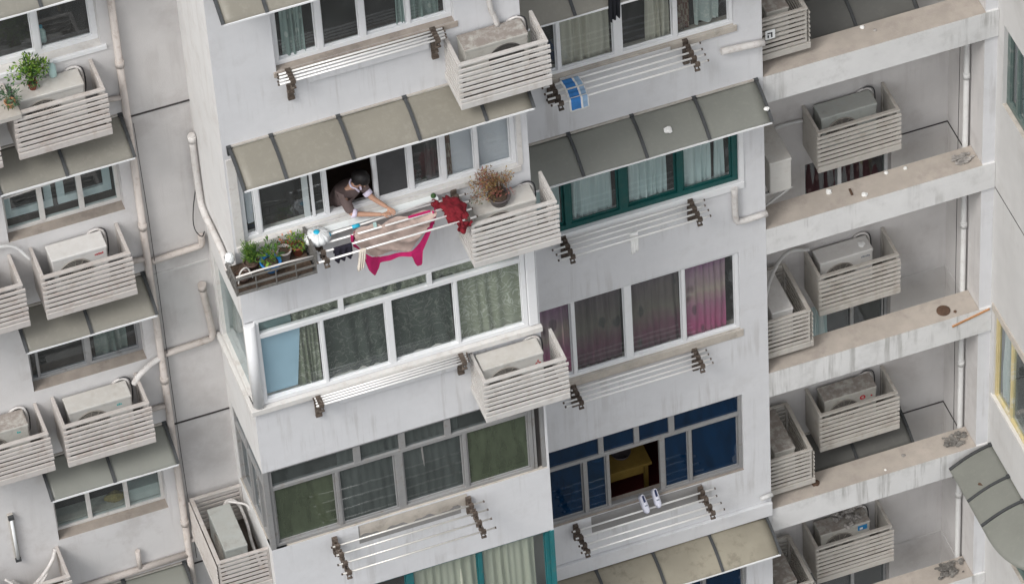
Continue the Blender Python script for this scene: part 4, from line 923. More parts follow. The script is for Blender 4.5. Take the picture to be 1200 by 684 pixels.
pipe('cable', smoothpath([(-3.72,1.40,2.2),(-3.80,1.44,1.75),(-3.84,1.44,1.35),(-3.74,1.44,1.12),(-3.70,1.42,1.25)],2), .007,'cable','thin dark cable looping beside the bay flank above the elbowed branch', cat='cable')
pipe('cable', smoothpath([(-4.43,1.44,3.5),(-4.40,1.44,1.2),(-4.42,1.44,-2.0),(-4.40,1.44,-5.0)],1), .0045,'cable','thin dark cable running down next to the long drain pipe', cat='cable')
pipe('cable', smoothpath([(7.29,2.05,2.2),(7.27,2.05,-3.0),(7.29,2.05,-9.0)],1), .0045,'cable','thin dark cable following the white pipe of the light well', cat='cable')
# fluorescent batten on the far left wall
t = thing('fluorescent_lamp',(-6.95,1.5,-3.9),'fluorescent tube fixture mounted upright on the wall at the left edge','lamp')
mb = MB(); mb.box((-6.90,1.46,-3.98),(-6.82,1.499,-3.05)); mb.build('housing','cage2',t,bevel=.006)
mb = MB(); mb.tube([(-6.86,1.435,-3.93),(-6.86,1.435,-3.12)],.022,10); mb.build('tube','plastic_white',t)
mb = MB(); mb.box((-6.90,1.415,-3.12),(-6.82,1.459,-3.06)); mb.build('end_cap','rib',t)
mb = MB(); mb.box((-6.90,1.415,-3.98),(-6.82,1.459,-3.93)); mb.build('end_cap','rib',t)

# ------------------------------------------------------------------ plants
def leafball(mb, c, rad, n, size, mats, rnd, sq=(1,1,1), up=.3):
    for i in range(n):
        while True:
            p = Vector((rnd.uniform(-1,1),rnd.uniform(-1,1),rnd.uniform(-1,1)))
            if .15 < p.length < 1: break
        q = Vector((c[0]+p.x*rad*sq[0],c[1]+p.y*rad*sq[1],c[2]+p.z*rad*sq[2]))
        d = (p + Vector((rnd.uniform(-.7,.7),rnd.uniform(-.7,.7),rnd.uniform(-.3,.9)*up*2))).normalized()
        s = d.cross(Vector((rnd.uniform(-1,1),rnd.uniform(-1,1),rnd.uniform(-1,1)))).normalized()
        l = size*rnd.uniform(.6,1.3); w = l*.42; nrm = d.cross(s)
        mb.face([q, q+d*l*.5+s*w*.5+nrm*l*.06, q+d*l, q+d*l*.5-s*w*.5+nrm*l*.06], rnd.choice(mats))
def potted(x,y,z,r,h,potmat,label,foliage,saucer=False):
    t = thing('potted_plant',(x,y,z),label,'potted plant')
    mb = MB(); mb.lathe([(r*.68,0),(r*.95,h*.85),(r*1.06,h*.86),(r*1.06,h),(r*.9,h),(r*.88,h*.82)],(x,y,z),22); mb.build('pot',potmat,t)
    mb = MB(); mb.lathe([(r*.89,h*.80),(r*.5,h*.86)],(x,y,z),16); mb.build('soil','soil',t)
    rnd = random.Random(int(abs(x*100+z*10)))
    mb = MB(); foliage(mb,x,y,z+h*.85,rnd); mb.build('foliage',None,t,recalc=False)
    return t
def shrub(mb,x,y,z,rnd):
    for k in range(16):
        a = rnd.uniform(0,6.28); e = rnd.uniform(.05,.2); h = rnd.uniform(.18,.36)
        p = (x+e*math.cos(a),y+e*.7*math.sin(a),z+h); mb.tube([(x,y,z-.02),((x+p[0])/2,(y+p[1])/2,z+h*.6),p],.005,5,'stem')
        leafball(mb,p,.085,34,.055,['leaf','leaf_l','leaf_l','leaf_d'],rnd)
    leafball(mb,(x,y,z+.16),.16,150,.055,['leaf','leaf_d','leaf_d'],rnd)
    leafball(mb,(x-.22,y,z+.22),.09,60,.05,['leaf','leaf_l','leaf_d'],rnd)
potted(-5.66,1.30,4.72,.065,.10,'terracotta','bushy bright green shrub in a small red pot standing on the top-left air conditioner',shrub)
potted(-6.02,1.05,4.77,.07,.09,'terra_lt','grey-green succulent in a small square-looking terracotta pot at the left edge',lambda mb,x,y,z,r: leafball(mb,(x,y,z+.10),.14,170,.055,['leaf_b','leaf_b','leaf_d'],r))
bottle(-5.36,1.42,4.72,.26,.05,'aqua','plastic_white','clear pale plastic bottle standing behind the green shrub')
mb = MB()
for k in range(9): mb.box((-6.30+.002,.92+.0,4.706+.0),(-6.29,.93,4.71)) if k<0 else None
mb.box((-7.5,.86,4.702),(-5.93,1.18,4.765)); o = mb.build('wooden_board','cage2'); origin(o,(-6.7,1.0,4.70)); tag(o,'weathered board laid across the cages under the terracotta pot','board')
# planter rack on the bay corner
PX0,PX1,PY0,PY1,PZ0,PZ1 = -3.79,-2.72,-.46,.0,1.90,2.19
t = thing('balcony_planter_rack',((PX0+PX1)/2,0,PZ0),'iron basket rack on the corner of the bay full of potted plants','planter rack')
mb = MB()
mb.box((PX0,PY0,PZ0),(PX1,-.005,PZ0+.015),'wire_iron')
for z in (PZ0+.02,PZ0+.15,PZ1):
    for a,b in (((PX0,PY0,z),(PX1,PY0,z)),((PX0,PY0,z),(PX0,-.005,z)),((PX1,PY0,z),(PX1,-.005,z))): mb.bar(a,b,.020,.026,mat='wire_iron')
mb.build('rails',None,t)
mb = MB()
for i in range(5):
    mb = MB(); x = PX0+(PX1-PX0)*i/4; mb.bar((x,PY0,PZ0),(x,PY0,PZ1+.01),.014,.014,mat='wire_iron'); mb.build('upright',None,t)
for i in range(1,5):
    y = PY0+.46*i/5
    for x in (PX0,PX1): mb = MB(); mb.bar((x,y,PZ0),(x,y,PZ1+.01),.014,.014,mat='wire_iron'); mb.build('upright',None,t)
mb = MB(); mb.tube([(PX0+.02,PY0+.03,PZ1+.02),(PX0+.3,PY0-.005,PZ1+.07),(PX0+.7,PY0-.01,PZ1+.07),(PX1-.02,PY0,PZ1+.035)],.013,8)
mb.build('white_tube','wire_white',t)
mb = MB(); mb.box((PX1-.015,-.50,2.12),(PX1+.02,-.01,2.32)); mb.build('end_plate','wire_iron',t)
mb = MB(); mb.box((PX0+.04,PY0+.04,PZ0+.017),(PX1-.04,-.03,PZ0+.115)); mb.build('soil_bed','soil',t)
def fern(mb,x,y,z,rnd):
    for k in range(110):
        a = rnd.uniform(0,6.28); l = rnd.uniform(.12,.34); e = rnd.uniform(.02,.13)
        pts = [Vector((x,y,z)), Vector((x+e*.5*math.cos(a),y+e*.5*math.sin(a),z+l*.6)), Vector((x+e*1.3*math.cos(a),y+e*1.3*math.sin(a),z+l))]
        mb.tube(pts,.003,4,'leaf')
        for q in range(16):
            s = rnd.uniform(.2,1); p = pts[0].lerp(pts[1],s*2) if s < .5 else pts[1].lerp(pts[2],s*2-1)
            d = Vector((rnd.uniform(-1,1),rnd.uniform(-1,1),rnd.uniform(-.2,1))).normalized()*.045; w = d.cross(Vector((0,0,1)))*.10
            mb.face([p,p+d*.5+w,p+d,p+d*.5-w],rnd.choice(['leaf','leaf_d','leaf_l']))
Z0 = PZ0+.12
potted(-3.50,-.20,Z0,.10,.16,'brown_pot','feathery fern in a brown pot in the balcony rack',fern)
potted(-3.27,-.31,Z0+.04,.135,.14,'blue_pot','spiky young plant in the round blue basin',lambda mb,x,y,z,r: (leafball(mb,(x,y,z+.10),.12,70,.10,['leaf','leaf_l','leaf_d'],r,up=1), leafball(mb,(x+.03,y+.05,z+.22),.10,50,.06,['leaf_d','leaf','stem'],r)))
potted(-3.05,-.18,Z0,.095,.18,'pale_pot','nearly bare plant in a pale pot between the blue basin and the red pot',lambda mb,x,y,z,r: leafball(mb,(x,y,z+.03),.07,30,.04,['dry','leaf_d'],r))
potted(-2.86,-.15,Z0,.085,.16,'terracotta','leafy plant with orange flowers in a terracotta pot at the right end of the rack',lambda mb,x,y,z,r: (leafball(mb,(x,y,z+.10),.12,120,.06,['leaf','leaf_l','leaf'],r), leafball(mb,(x-.06,y+.06,z+.16),.05,14,.035,['orange_fl'],r)))
potted(-3.02,-.06,Z0,.08,.15,'terracotta','small pot with an orange blossom at the back of the rack',lambda mb,x,y,z,r: (leafball(mb,(x-.02,y,z+.10),.07,30,.05,['leaf_d','leaf'],r), leafball(mb,(x,y,z+.12),.035,12,.035,['orange_fl'],r)))
potted(-3.66,-.33,Z0,.10,.10,'brown_pot','bare brown pot of soil at the left end of the rack with a white hoop',lambda mb,x,y,z,r: leafball(mb,(x,y,z+.02),.06,20,.03,['dry','stem'],r))
pipe('hoop', smoothpath([(-3.74,-.40,2.05),(-3.70,-.36,2.22),(-3.58,-.32,2.24),(-3.54,-.36,2.05)],2), .010,'wire_white','white wire hoop over the leftmost pot of the rack', cat='hoop')
mb = MB(); mb.ball((-3.74,-.07,2.20),.085,'plastic_white',sq=(.8,.8,1.15),sub=2,jit=.22); o = mb.build('plastic_bag'); origin(o,(-3.74,-.07,2.12)); tag(o,'crumpled white plastic bag tied at the left corner of the rack','bag')
# round white sun-hat-like disc with blue centre
t = thing('round_brush_head',(-2.60,-.20,2.20),'round white mop head with a blue centre resting beside the planter','mop')
mb = MB(); rnd = random.Random(5)
def mop(u,v):
    a = u*2*PI; r = .165*v*(1+.05*math.sin(a*13)); return (-2.60+r*math.cos(a),-.19+r*math.sin(a)*.9, 2.285+.055*(1-v*v)+.008*math.sin(a*21+v*9)-.05*(v>.95))
mb.grid(mop,60,8,'plastic_white'); mb.build('mop_head',None,t,thick=.02)
mb = MB(); mb.lathe([(.045,.0),(.04,.02),(.02,.03)],(-2.60,-.19,2.335),14); mb.build('hub','cyan',t)
t = thing('mop_handle',(-2.4,-.25,2.24),'long thin white pole with a blue grip lying over the board beside the person','pole')
mb = MB(); mb.tube([(-2.50,-.22,2.262),(-1.0,-.155,2.262)],.011,8); mb.build('shaft','steel',t)
mb = MB(); mb.tube([(-2.13,-.203,2.262),(-2.03,-.199,2.262)],.026,10); mb.tube([(-2.50,-.22,2.262),(-2.43,-.217,2.262)],.028,10); mb.build('grip','cyan',t)
mb = MB(); mb.box((-2.48,-.125,2.214),(-.93,-.005,2.234)); o = mb.build('white_board','board',None,bevel=.004); origin(o,(-1.7,-.06,2.21)); tag(o,'long white board lying under the open window','board')
mb = MB(); mb.box((-1.80,-.60,2.2) if 0 else (-1.86,-.265,2.205),(-1.82,-.235,2.27)); o = mb.build('clothes_peg','aqua'); origin(o,(-1.84,-.25,2.2)); tag(o,'pale green peg holding the edge of the pink-edged garment','peg')
# dry plant in the second bay cage
def dryp(mb,x,y,z,rnd):
    for k in range(60):
        a = rnd.uniform(0,6.28); e = rnd.uniform(.05,.30); h = rnd.uniform(.15,.42)
        p = (x-.08+e*math.cos(a),y+e*.6*math.sin(a),z+h); mb.tube([(x,y,z-.02),(x-.03+e*.4*math.cos(a),y+e*.25*math.sin(a),z+h*.6),p],.0035,4,'stem')
        leafball(mb,p,.055,26,.032,rnd.choice([['dry','dry','dry_y'],['dry','dry_p'],['dry_y','dry','stem']]),rnd)
    leafball(mb,(x-.28,y,z+.14),.13,150,.032,['dry','dry_y','leaf_b'],rnd)
potted(-.15,-.22,1.93,.145,.17,'grey_pot','brown dried-out shrub in a large dark glazed pot on the air conditioner beside the laundry',dryp)

# ------------------------------------------------------------------ laundry
def interp(tab,x):
    for (a,b),(c_,d) in zip(tab,tab[1:]):
        if a <= x <= c_: return b+(d-b)*(x-a)/(c_-a)
    return tab[0][1] if x < tab[0][0] else tab[-1][1]
topz = [(0,2.235),(.6,2.235),(1,2.20)]
botz = [(0,2.06),(.06,1.98),(.10,1.84),(.125,1.70),(.14,1.60),(.20,1.46),(.215,1.45),(.27,1.53),(.285,1.60),(.45,1.60),(.64,1.60),(.66,1.47),(.69,1.40),(.745,1.385),(.76,1.42),(.775,1.62),(.87,1.82),(.95,2.0),(1,2.10)]
hemz = [(0,2.14),(.06,2.02),(.12,1.90),(.2,1.78),(.3,1.69),(.5,1.66),(.65,1.68),(.75,1.78),(.85,1.93),(.93,2.08),(1,2.22)]
t = thing('hanging_garment',(-1.65,-.27,2.2),'beige-lined garment with a magenta edge hanging from the rack in front of the person','garment')
def gx(u): return -2.15+1.10*u
def fold(u,v): return -.275 - .05*v + .022*math.sin(u*11-v*3)*(.3+v) + .012*math.sin(u*27-v*6)*(.5+.5*math.sin(u*5))
mb = MB()
def lin(u,v):
    z = interp(topz,u)+(interp(hemz,u)-interp(topz,u))*v
    w_ = (abs(math.sin(u*9-v*5+.6*math.sin(v*4)))**.5)*.075 + (abs(math.sin(u*21-v*9+2))**.6)*.016
    return (gx(u)+.03*math.sin(v*5+u*4)*v, fold(u,v)-.10*math.sin(v*PI)*0.8+w_-.03, z)
mb.grid(lin,70,22,'beige'); mb.build('lining',None,t,recalc=False)
mb = MB()
def hem(u,v):
    z = interp(hemz,u)+(interp(botz,u)-interp(hemz,u))*v
    return (gx(u)+.03*math.sin(5+u*4), fold(u,1)-.02*v+.006*math.sin(u*26)*v, z+.004)
mb.grid(hem,90,6,'magenta')
def endf(u,v): return (-1.075-.04*v+.05*u, -.285-.03*math.sin(u*6)-.02*v, 2.24-.26*v)
mb.grid(endf,6,8,'magenta')
def endl(u,v): return (-2.19+.075*u, -.30-.03*math.sin(u*5), 2.25-.14*v)
mb.grid(endl,6,6,'magenta')
def tope(u,v): return (-1.40+.30*u, -.265-.03*math.sin(v*PI), 2.235-.025*v)
mb.grid(tope,10,4,'magenta')
mb.build('edging',None,t,recalc=False)
t = thing('red_cloth_bundle',(-.85,-.35,2.2),'dark red cloth bunched over the right end of the rods','cloth')
mb = MB()
def redf(u,v):
    a = 2*PI*u; b = PI*v
    k = 1+.13*math.sin(a*3+b*5)+.09*math.sin(a*7-b*4)+.06*math.sin(a*13+b*11)+.05*math.sin(b*17+a*2)
    x,y,z = math.sin(b)*math.cos(a)*k, math.cos(b)*k, math.sin(b)*math.sin(a)*k
    return (-.80+.135*x-.03*y, -.35+.235*y, 2.205+(.085*z if z > 0 else .15*z)-.03*y*y)
mb.grid(redf,60,50,'red')
def redt(u,v): return (-1.03+.22*v+.02*math.sin(u*9), -.10-.14*v-.10*u+.01*math.sin(v*20), 2.22+.03*math.sin(v*9+u*5)-.05*u)
mb.grid(redt,10,16,'red')
def redb(u,v): return (-.83+.17*u+.02*math.sin(v*6), -.585-.02*v+.02*math.sin(u*11), 2.19-.19*v*(.7+.3*math.sin(u*5)))
mb.grid(redb,20,10,'red')
mb.build('cloth',None,t,recalc=False,thick=.012)
def hung(name,label,x0,x1,y,zt,zb,mat,cat='cloth',sag=.02,n=3,back=.6,skew=0.):
    mb = MB()
    def f(u,v): # over the rod: front leaf v 0..1, back leaf
        x = x0+(x1-x0)*u + skew*v
        return (x, y-.018-.012*math.sin(v*2)+sag*math.sin(u*n*6.28+v*2)*v, zt-(zt-zb)*v*(1+.06*math.sin(u*7)))
    def b(u,v):
        x = x0+(x1-x0)*u
        return (x, y+.018+sag*math.sin(u*n*6.28+1)*v, zt-(zt-zb)*back*v)
    def tp(u,v): return (x0+(x1-x0)*u, y-.018+.036*v, zt+.012*math.sin(v*PI))
    mb.grid(f,24,12,mat); mb.grid(b,16,8,mat); mb.grid(tp,16,4,mat)
    o = mb.build(name,None,None,recalc=False,thick=.006); origin(o,((x0+x1)/2,y,zt)); return tag(o,label,cat)
hung('dark_cloth','dark navy cloth hanging beside the white mop head',-2.46,-2.22,-.43,2.215,2.00,'navy',sag=.03)
hung('cream_cloth','small cream cloth hanging left of the pink-edged garment',-2.17,-2.08,-.585,2.215,1.90,'cream',skew=-.05)
def towel_fn(u,v):
    y = 1.385-.40*min(v/.72,1); z = 2.152+.006*math.sin(v*40) - max(0,v-.72)*.75
    return (1.27+.27*u+.012*math.sin(v*6), y-.012*max(0,v-.72)*math.sin(u*12), z)
def towel_m(u,v):
    if u < .10 or .58 < u < .70 or .93 < u: return 'paper'
    if (.30 < v < .36) or (.62 < v < .68) or v > .95: return 'paper'
    return 'towel_blue' if u < .6 else 'towel_pale'
mb = MB(); mb.grid(towel_fn,20,30,None,matfn=towel_m); o = mb.build('checked_towel',None,None,recalc=False,thick=.008); origin(o,(1.37,1.2,2.15)); tag(o,'blue and white checked towel over the left end of the rack','towel')
hung('white_sock','single white sock hanging from the rack below the green window',2.07,2.18,1.16,-.84,-1.18,'paper',cat='sock',sag=.01)
hung('dark_cloth','black cloth hanging over the edge of the topmost right awning',1.83,1.99,.90,3.95,3.50,'black_cloth',sag=.03,back=.3)
# ------------------------------------------------------------------ shoes
def shoe(x,y,z,rot,label):
    t = thing('shoe',(x,y,z),label,'shoe','pair of white shoes drying below the open window')
    ca,sa = math.cos(rot),math.sin(rot)
    # prop against the sill: toe down and outward
    tilt = R(38)
    def f(p):
        px,py,pz = p; yy = py*math.cos(tilt)-pz*math.sin(tilt)*-1; zz = -py*0+ (py*math.sin(tilt)) + pz*math.cos(tilt)
        yy = py*math.cos(tilt) - pz*math.sin(tilt)
        return Vector((x+px*ca-yy*sa, y+px*sa+yy*ca, z+zz))
    mb = MB(f); n=18
    def ring(s): # s 0 toe .. 1 heel
        w = .046*math.sqrt(max(.02,1-(max(0,.28-s)/.28)**2))*(1-.22*max(0,s-.35)) ; w *= math.sqrt(max(.05,1-(max(0,s-.9)/.1)**2*.8))
        return w
    rows_ = 14
    def up(u,v):
        a = PI*u; w = ring(v); h = .045+.045*v+ (.01 if v>.5 else 0)
        return (-w*math.cos(a)*1.0, -.14+.28*v, .022+h*math.sin(a)**.8)
    mb.grid(up,14,rows_,'shoe',matfn=lambda u,v: False if (.60<v<.92 and .36<u<.64) else ('grey_mark' if (.30<v<.5 and .35<u<.65 and int(v*40)%2) else 'shoe'))
    mb.build('upper',None,t,recalc=False,thick=.006)
    mb = MB(f)
    def so(u,v): w = ring(v)*1.08; return (-w+2*w*u,-.145+.29*v,.0)
    def so2(u,v): w = ring(v)*1.08; return (-w+2*w*u,-.145+.29*v,.022)
    mb.grid(so,6,14,'shoe'); mb.grid(so2,6,14,'shoe_in')
    for sgn in (-1,1): mb.grid(lambda u,v: (sgn*ring(v)*1.08,-.145+.29*v,.022*u),1,14,'shoe')
    mb.build('sole',None,t,recalc=False)
shoe(2.17,1.39,-6.675,R(8),'left one of the two white shoes under the open blue-glass window')
shoe(2.37,1.42,-6.665,R(2),'right one of the two white shoes under the open blue-glass window')

# ------------------------------------------------------------------ person leaning out
def skin(name, joints, bones, mat, parent, sub=2, root=0):
    me = bpy.data.meshes.new(name); me.from_pydata([j[0] for j in joints], bones, []); 
    o = bpy.data.objects.new(name, me); COL.objects.link(o)
    md = o.modifiers.new('Skin','SKIN'); md.use_smooth_shade = True
    sv = me.skin_vertices[0].data if me.skin_vertices else None
    if sv is None:
        bpy.context.view_layer.objects.active = o; o.select_set(True); sv = me.skin_vertices[0].data
    for i,j in enumerate(joints):
        r = j[1]; sv[i].radius = (r,r) if not isinstance(r,tuple) else r
    sv[root].use_root = True
    o.modifiers.new('Sub','SUBSURF').levels = sub; o.modifiers['Sub'].render_levels = sub
    me.materials.append(M[mat])
    if parent:
        o.parent = parent; p = parent; off = Vector((0,0,0))
        while p: off += p.location; p = p.parent
        for v in me.vertices: v.co -= off
    return o
FLZ = 1.42
per = thing('person',(-2.14,.42,FLZ),'person in a brown short-sleeved shirt with lilac collar leaning out over the laundry','person')
pel=(-2.13,.39,2.14); wst=(-2.11,.27,2.33); che=(-2.06,.15,2.56); nkb=(-1.985,.075,2.71); nkt=(-1.95,.04,2.775); hd=(-1.905,.005,2.86)
shL=(-2.15,.05,2.66); elL=(-2.10,-.10,2.395); hnL=(-1.72,-.225,2.355)      # viewer's left arm
shR=(-1.86,.13,2.66); elR=(-1.80,-.0,2.50); hnR=(-1.62,-.15,2.37)
J = [(pel,.10),(wst,.085),(che,.085),(nkb,.045),(nkt,.045),(hd,.075),(shL,.036),(elL,.042),(hnL,.025),(shR,.036),(elR,.042),(hnR,.025),
     ((-2.24,.44,1.85),.075),((-2.23,.45,1.50),.045),((-2.23,.38,1.45),.035),((-2.05,.44,1.85),.075),((-2.05,.45,1.50),.045),((-2.05,.38,1.45),.035)]
bn = [(0,1),(1,2),(2,3),(3,4),(4,5),(3,6),(6,7),(7,8),(3,9),(9,10),(10,11),(0,12),(12,13),(13,14),(0,15),(15,16),(16,17)]
body = skin('body',J,bn,'skin',per)
# hands: palm + five fingers each, joined with the wrist
def hand(w, d, side, nm):
    w = Vector(w); d = Vector(d).normalized(); s = Vector(side).normalized(); n_ = d.cross(s).normalized()
    js = [(w-d*.02,.020),(w+d*.035,(.030,.016))]; bs = [(0,1)]
    for k,(o_,l) in enumerate(((-.028,.062),(-.010,.072),(.010,.068),(.027,.052))):
        b0 = len(js); base = w+d*.065+s*o_
        js += [(base,.0095),(base+d*l*.45-Vector((0,0,.008)),.0085),(base+d*l*.75-Vector((0,0,.030)),.007)]
        bs += [(1,b0),(b0,b0+1),(b0+1,b0+2)]
    b0 = len(js); tb = w+d*.02-s*.032
    js += [(tb,.011),(tb+d*.03-s*.016-Vector((0,0,.012)),.009),(tb+d*.055-s*.012-Vector((0,0,.026)),.0075)]; bs += [(1,b0),(b0,b0+1),(b0+1,b0+2)]
    return skin(nm,js,bs,'skin',body,2)
hand(hnL,(1,.0,-.05),(.1,1,.1),'hand'); hand(hnR,(.55,-.85,-.25),(.8,.55,.1),'hand')
# head with face
mb = MB()
hm = Matrix.Translation(Vector(hd)) @ Matrix.Rotation(R(32),4,'Z') @ Matrix.Rotation(R(48),4,'X')   # looks toward -Y/+X and down
hf = lambda p: hm @ Vector(p)
mb = MB(hf)
mb.ball((0,0,.0),.098,'skin',sq=(.80,.98,1.18),sub=3)
mb.ball((0,-.045,-.055),.06,'skin',sq=(.85,.85,.85),sub=2)
mb.ball((0,-.105,-.015),.018,'skin',sq=(.7,1,1.2),sub=2)
for sx in (-1,1): mb.ball((sx*.082,.005,-.005),.024,'skin',sq=(.35,.8,1.2),sub=2)
head = mb.build('head',None,per)
mb = MB(hf)
for sx in (-1,1): mb.ball((sx*.032,-.088,.012),.012,'hair',sq=(1.2,.5,.7),sub=1); mb.bar((sx*.018,-.094,.034),(sx*.052,-.083,.034),.006,.007,mat='hair')
mb.box((-.022,-.101,-.055),(.022,-.092,-.048),'terracotta'); mb.build('face_features',None,head)
mb = MB(hf)
rnd = random.Random(2)
res = bmesh.ops.create_icosphere(mb.bm, subdivisions=4, radius=1); mb.mats=['hair']
kill = []
for v in res['verts']:
    x,y,z = v.co
    if (y < -.42 and z < .30) or z < -.62: kill.append(v); continue
    k = 1+.05*math.sin(x*22+z*9)*math.sin(y*19)
    v.co = hf((x*.097*k,y*.118*k+.008,z*.135*k+.008))
bmesh.ops.delete(mb.bm, geom=kill, context='VERTS')
for f_ in mb.bm.faces: f_.smooth = True
mb.build('hair',None,per,thick=.012)
# shirt: torso and sleeves slightly larger than the body
shirtJ = [((-2.13,.39,2.13),.165),((-2.12,.28,2.34),.155),((-2.07,.165,2.57),.165),((-2.0,.095,2.70),.098),(shL,.082),((-2.115,-.05,2.47),.068),((-2.085,-.105,2.405),.062),(shR,.078),((-1.825,.045,2.545),.062)]
skin('shirt',shirtJ,[(0,1),(1,2),(2,3),(3,4),(4,5),(5,6),(3,7),(7,8)],'shirt',per)
mb = MB(); mb.tube([(-2.085,-.100,2.410),(-2.035,-.118,2.392)],[.064,.057],14,'collar'); mb.tube([(-1.832,.055,2.56),(-1.805,.012,2.52)],[.064,.058],14,'collar')
mb.build('cuff',None,per)
mb = MB()
ctr = Vector((-1.97,.06,2.755)); 
pts = []
for k in range(15):
    a = R(-165+330*k/14); v_ = Vector((math.sin(a)*.072, math.cos(a)*.066, 0)); 
    p = ctr + Matrix.Rotation(R(32),3,'Z') @ Matrix.Rotation(R(30),3,'X') @ v_
    pts.append(p)
pts[0] = pts[0]+Vector((.01,-.03,-.05)); pts[-1] = pts[-1]+Vector((.01,-.03,-.05))
mb.tube(pts,.014,6,'collar'); mb.build('collar',None,per)
skin('trousers',[((-2.15,.41,2.15),.14),((-2.24,.45,1.85),.085),((-2.23,.46,1.52),.06),((-2.05,.45,1.85),.085),((-2.05,.46,1.52),.06)],[(0,1),(1,2),(0,3),(3,4)],'trousers',per)

# ------------------------------------------------------------------ small litter on awnings, units and beams
def lump(name,label,c,r,mat,cat,sq=(1,1,.6),jit=.5,seed=1,sub=2,n=1):
    rnd = random.Random(seed); mb = MB()
    for k in range(n):
        o_ = (c[0]+(rnd.gauss(0,.75)*r if n > 1 else 0), c[1]+(rnd.uniform(-1,1)*r*1.1 if n > 1 else 0), c[2]+(rnd.uniform(0,.4)*r if n > 1 else 0))
        mb.ball(o_, r*(rnd.uniform(.08,.42) if n > 1 else 1), mat, sq=sq, sub=sub, jit=jit, rnd=rnd)
    o = mb.build(name); origin(o,(c[0],c[1],c[2]-r*sq[2]*.6)); return tag(o,label,cat)
lump('crumpled_tissue','crumpled white tissue in the middle of the grey-green awning',(2.66,1.13,.955),.06,'paper','tissue',seed=2)
lump('crumpled_tissue','white tissue caught at the right rib of the grey-green awning',(4.03,1.02,.93),.035,'paper','tissue',seed=3)
lump('crumpled_tissue','white tissue on the unit with the big fan grille',(6.02,2.55,-3.93),.055,'paper','tissue',seed=4)
lump('bird_nest_debris','heap of grey debris on the unit with the blue sticker',(5.78,2.56,-9.80),.17,'rubble','debris',seed=5,n=26,jit=.7)
BT = lambda k: -1.905+F*k
lump('rubble_heap','flaking plaster rubble at the right end of the second beam',(7.22,1.72,BT(0)+.01),.10,'rubble','rubble',seed=6,n=40,jit=.9,sq=(1.2,.8,.18))
lump('rubble_heap','dark rubble at the right end of the fourth beam',(7.17,1.72,BT(-2)+.01),.10,'rubble_d','rubble',seed=7,n=46,jit=.9,sq=(1.1,.8,.22))
lump('rubble_heap','pile of rubble at the right end of the lowest beam',(7.10,1.72,BT(-3)+.02),.12,'rubble_d','rubble',seed=8,n=61,jit=.9,sq=(1,.8,.3))
mb = MB(); mb.lathe([(.10,0),(.10,.012),(.085,.016)],(6.93,1.68,BT(-1)+.002),24); o = mb.build('rusty_lid','rustplate'); origin(o,(6.93,1.68,BT(-1)+.002)); tag(o,'round rusty lid lying on the third beam','lid')
for i,(x,y,k,r,m_,l) in enumerate(((5.76,1.88,1,.03,'paper','white scrap at the back edge of the highest beam below the awning rib'),(5.90,1.76,1,.025,'rubble','dark pebble beside the white scrap on the highest beam'),(5.68,1.60,0,.04,'paper','white scrap at the front edge of the second beam'),
    (6.12,1.88,0,.03,'paper','white scrap at the back edge of the second beam'),(6.40,1.86,0,.028,'paper','small white scrap near the middle of the second beam'),(5.24,1.84,0,.045,'paper','flattened white scrap left on the second beam'),
    (4.95,1.72,-2,.055,'rustplate','dark brown clod on the fourth beam'),(6.35,1.74,-2,.03,'rubble','pebble in the middle of the fourth beam'),(6.0,1.58,-2,.02,'paper','tiny pale crumb at the front edge of the fourth beam'),(7.08,1.60,-1,.025,'rustplate','dark pebble right of the rusty lid'))):
    lump('paper_scrap' if m_ == 'paper' else 'pebble',l,(x,y,BT(k)+r*.35),r,m_,'paper scrap' if m_ == 'paper' else 'pebble',seed=20+i,sub=2)
mb = MB(); mb.bar((5.52,1.66,BT(0)+.01),(5.53,1.78,BT(0)+.01),.03,.02); o = mb.build('iron_stub','rustplate'); origin(o,(5.52,1.72,BT(0))); tag(o,'short rusty iron stub lying on the second beam','metal scrap')
mb = MB(); mb.bar((6.99,1.495,BT(-1)-.17),(7.57,1.495,BT(-1)-.03),.02,.035,up=(0,0,1)); o = mb.build('orange_strip','terra_lt'); origin(o,(7.3,1.495,BT(-1)-.1)); tag(o,'orange-brown strip of foam along the right end of the third beam','strip')
mb = MB(); mb.bar((7.18,.88,-7.845),(7.25,.80,-7.84),.035,.02); o = mb.build('dead_leaf','rustplate'); origin(o,(7.2,.84,-7.845)); tag(o,'curled brown leaf lying on the arched wing awning','leaf')
mb = MB(); mb.ball((-5.34,1.82,-3.70),.12,'orange_fl',sq=(1.2,.6,.7),jit=.35,sub=2); o = mb.build('yellow_cloth'); o.data.materials[0] = M['dry_y']; origin(o,(-5.34,1.82,-3.75)); tag(o,'bunched yellow cloth behind the lower left column window','cloth')
lump('green_pot_ornament','small dark green bottle end beside the red cloth',(-.98,-.06,2.25),.035,'leaf_d','bottle',seed=31,jit=.15,sq=(1,1,1.1))

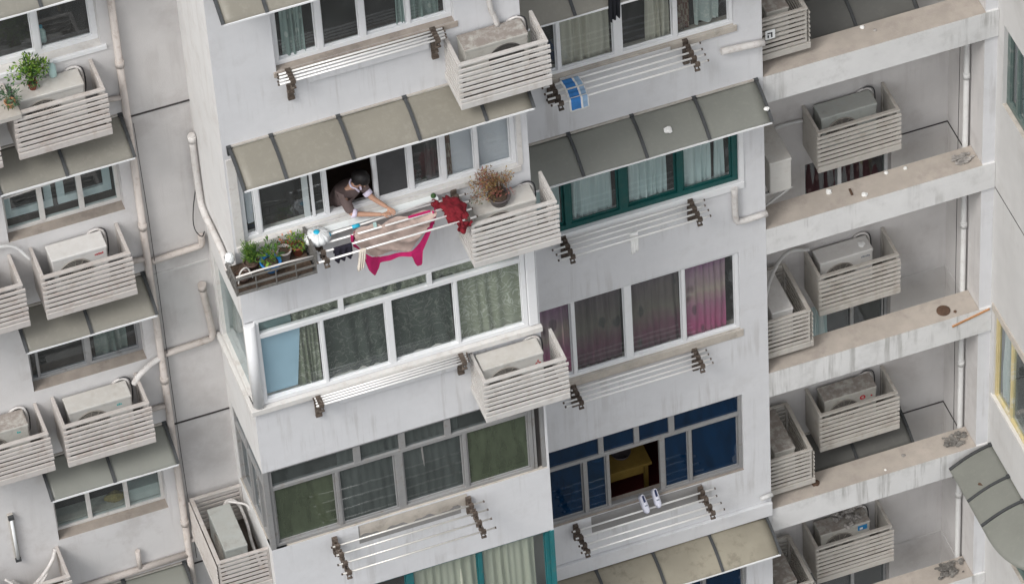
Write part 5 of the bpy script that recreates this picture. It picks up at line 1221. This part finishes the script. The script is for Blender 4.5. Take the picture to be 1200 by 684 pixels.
# ------------------------------------------------------------------ ground, world, light, camera
mb = MB(); mb.face([(-600,-600,BOT),(600,-600,BOT),(600,600,BOT),(-600,600,BOT)]); tag(mb.build('ground','ground'), kind='structure')
w = bpy.data.worlds.new('World'); sc.world = w; w.use_nodes = True; nt = w.node_tree; nt.nodes.clear()
sky = nt.nodes.new('ShaderNodeTexSky'); sky.sky_type = 'NISHITA'; sky.sun_disc = False
EL, AZ = R(50), R(-122)     # azimuth measured from +Y clockwise
sky.sun_elevation = EL; sky.sun_rotation = AZ; sky.air_density = 1.0; sky.dust_density = 3.0
hs = nt.nodes.new('ShaderNodeHueSaturation'); hs.inputs['Saturation'].default_value = .26
bg = nt.nodes.new('ShaderNodeBackground'); bg.inputs[1].default_value = .205
ow = nt.nodes.new('ShaderNodeOutputWorld')
nt.links.new(sky.outputs[0],hs.inputs['Color']); nt.links.new(hs.outputs[0],bg.inputs[0]); nt.links.new(bg.outputs[0],ow.inputs[0])
sd = bpy.data.lights.new('sun','SUN'); sd.energy = 1.35; sd.angle = R(18); sd.color = (1,.97,.93)
so_ = bpy.data.objects.new('sun',sd); COL.objects.link(so_)
dirv = Vector((math.sin(AZ)*math.cos(EL), math.cos(AZ)*math.cos(EL), math.sin(EL)))     # towards the sun
so_.rotation_euler = dirv.to_track_quat('Z','Y').to_euler(); so_.location = (0,-20,20)

cd = bpy.data.cameras.new('camera'); cam = bpy.data.objects.new('camera',cd); COL.objects.link(cam)
right = Vector((.93988505,-.33803097,-.04848873)); down = Vector((-.27718767,-.67223954,-.68648452)); fwd = Vector((.19945699,.65865701,-.72552591))
m4 = Matrix(((right.x,-down.x,-fwd.x,0),(right.y,-down.y,-fwd.y,0),(right.z,-down.z,-fwd.z,0),(0,0,0,1)))
cam.matrix_world = Matrix.Translation((-13.96198912,-46.10599071,50.78681404)) @ m4
cd.sensor_fit = 'HORIZONTAL'; cd.sensor_width = 36; cd.lens = 36*6216.06/1200; cd.clip_start = 1; cd.clip_end = 3000
sc.camera = cam
sc.view_settings.view_transform = 'Standard'; sc.view_settings.look = 'None'; sc.view_settings.exposure = 0; sc.view_settings.gamma = 1
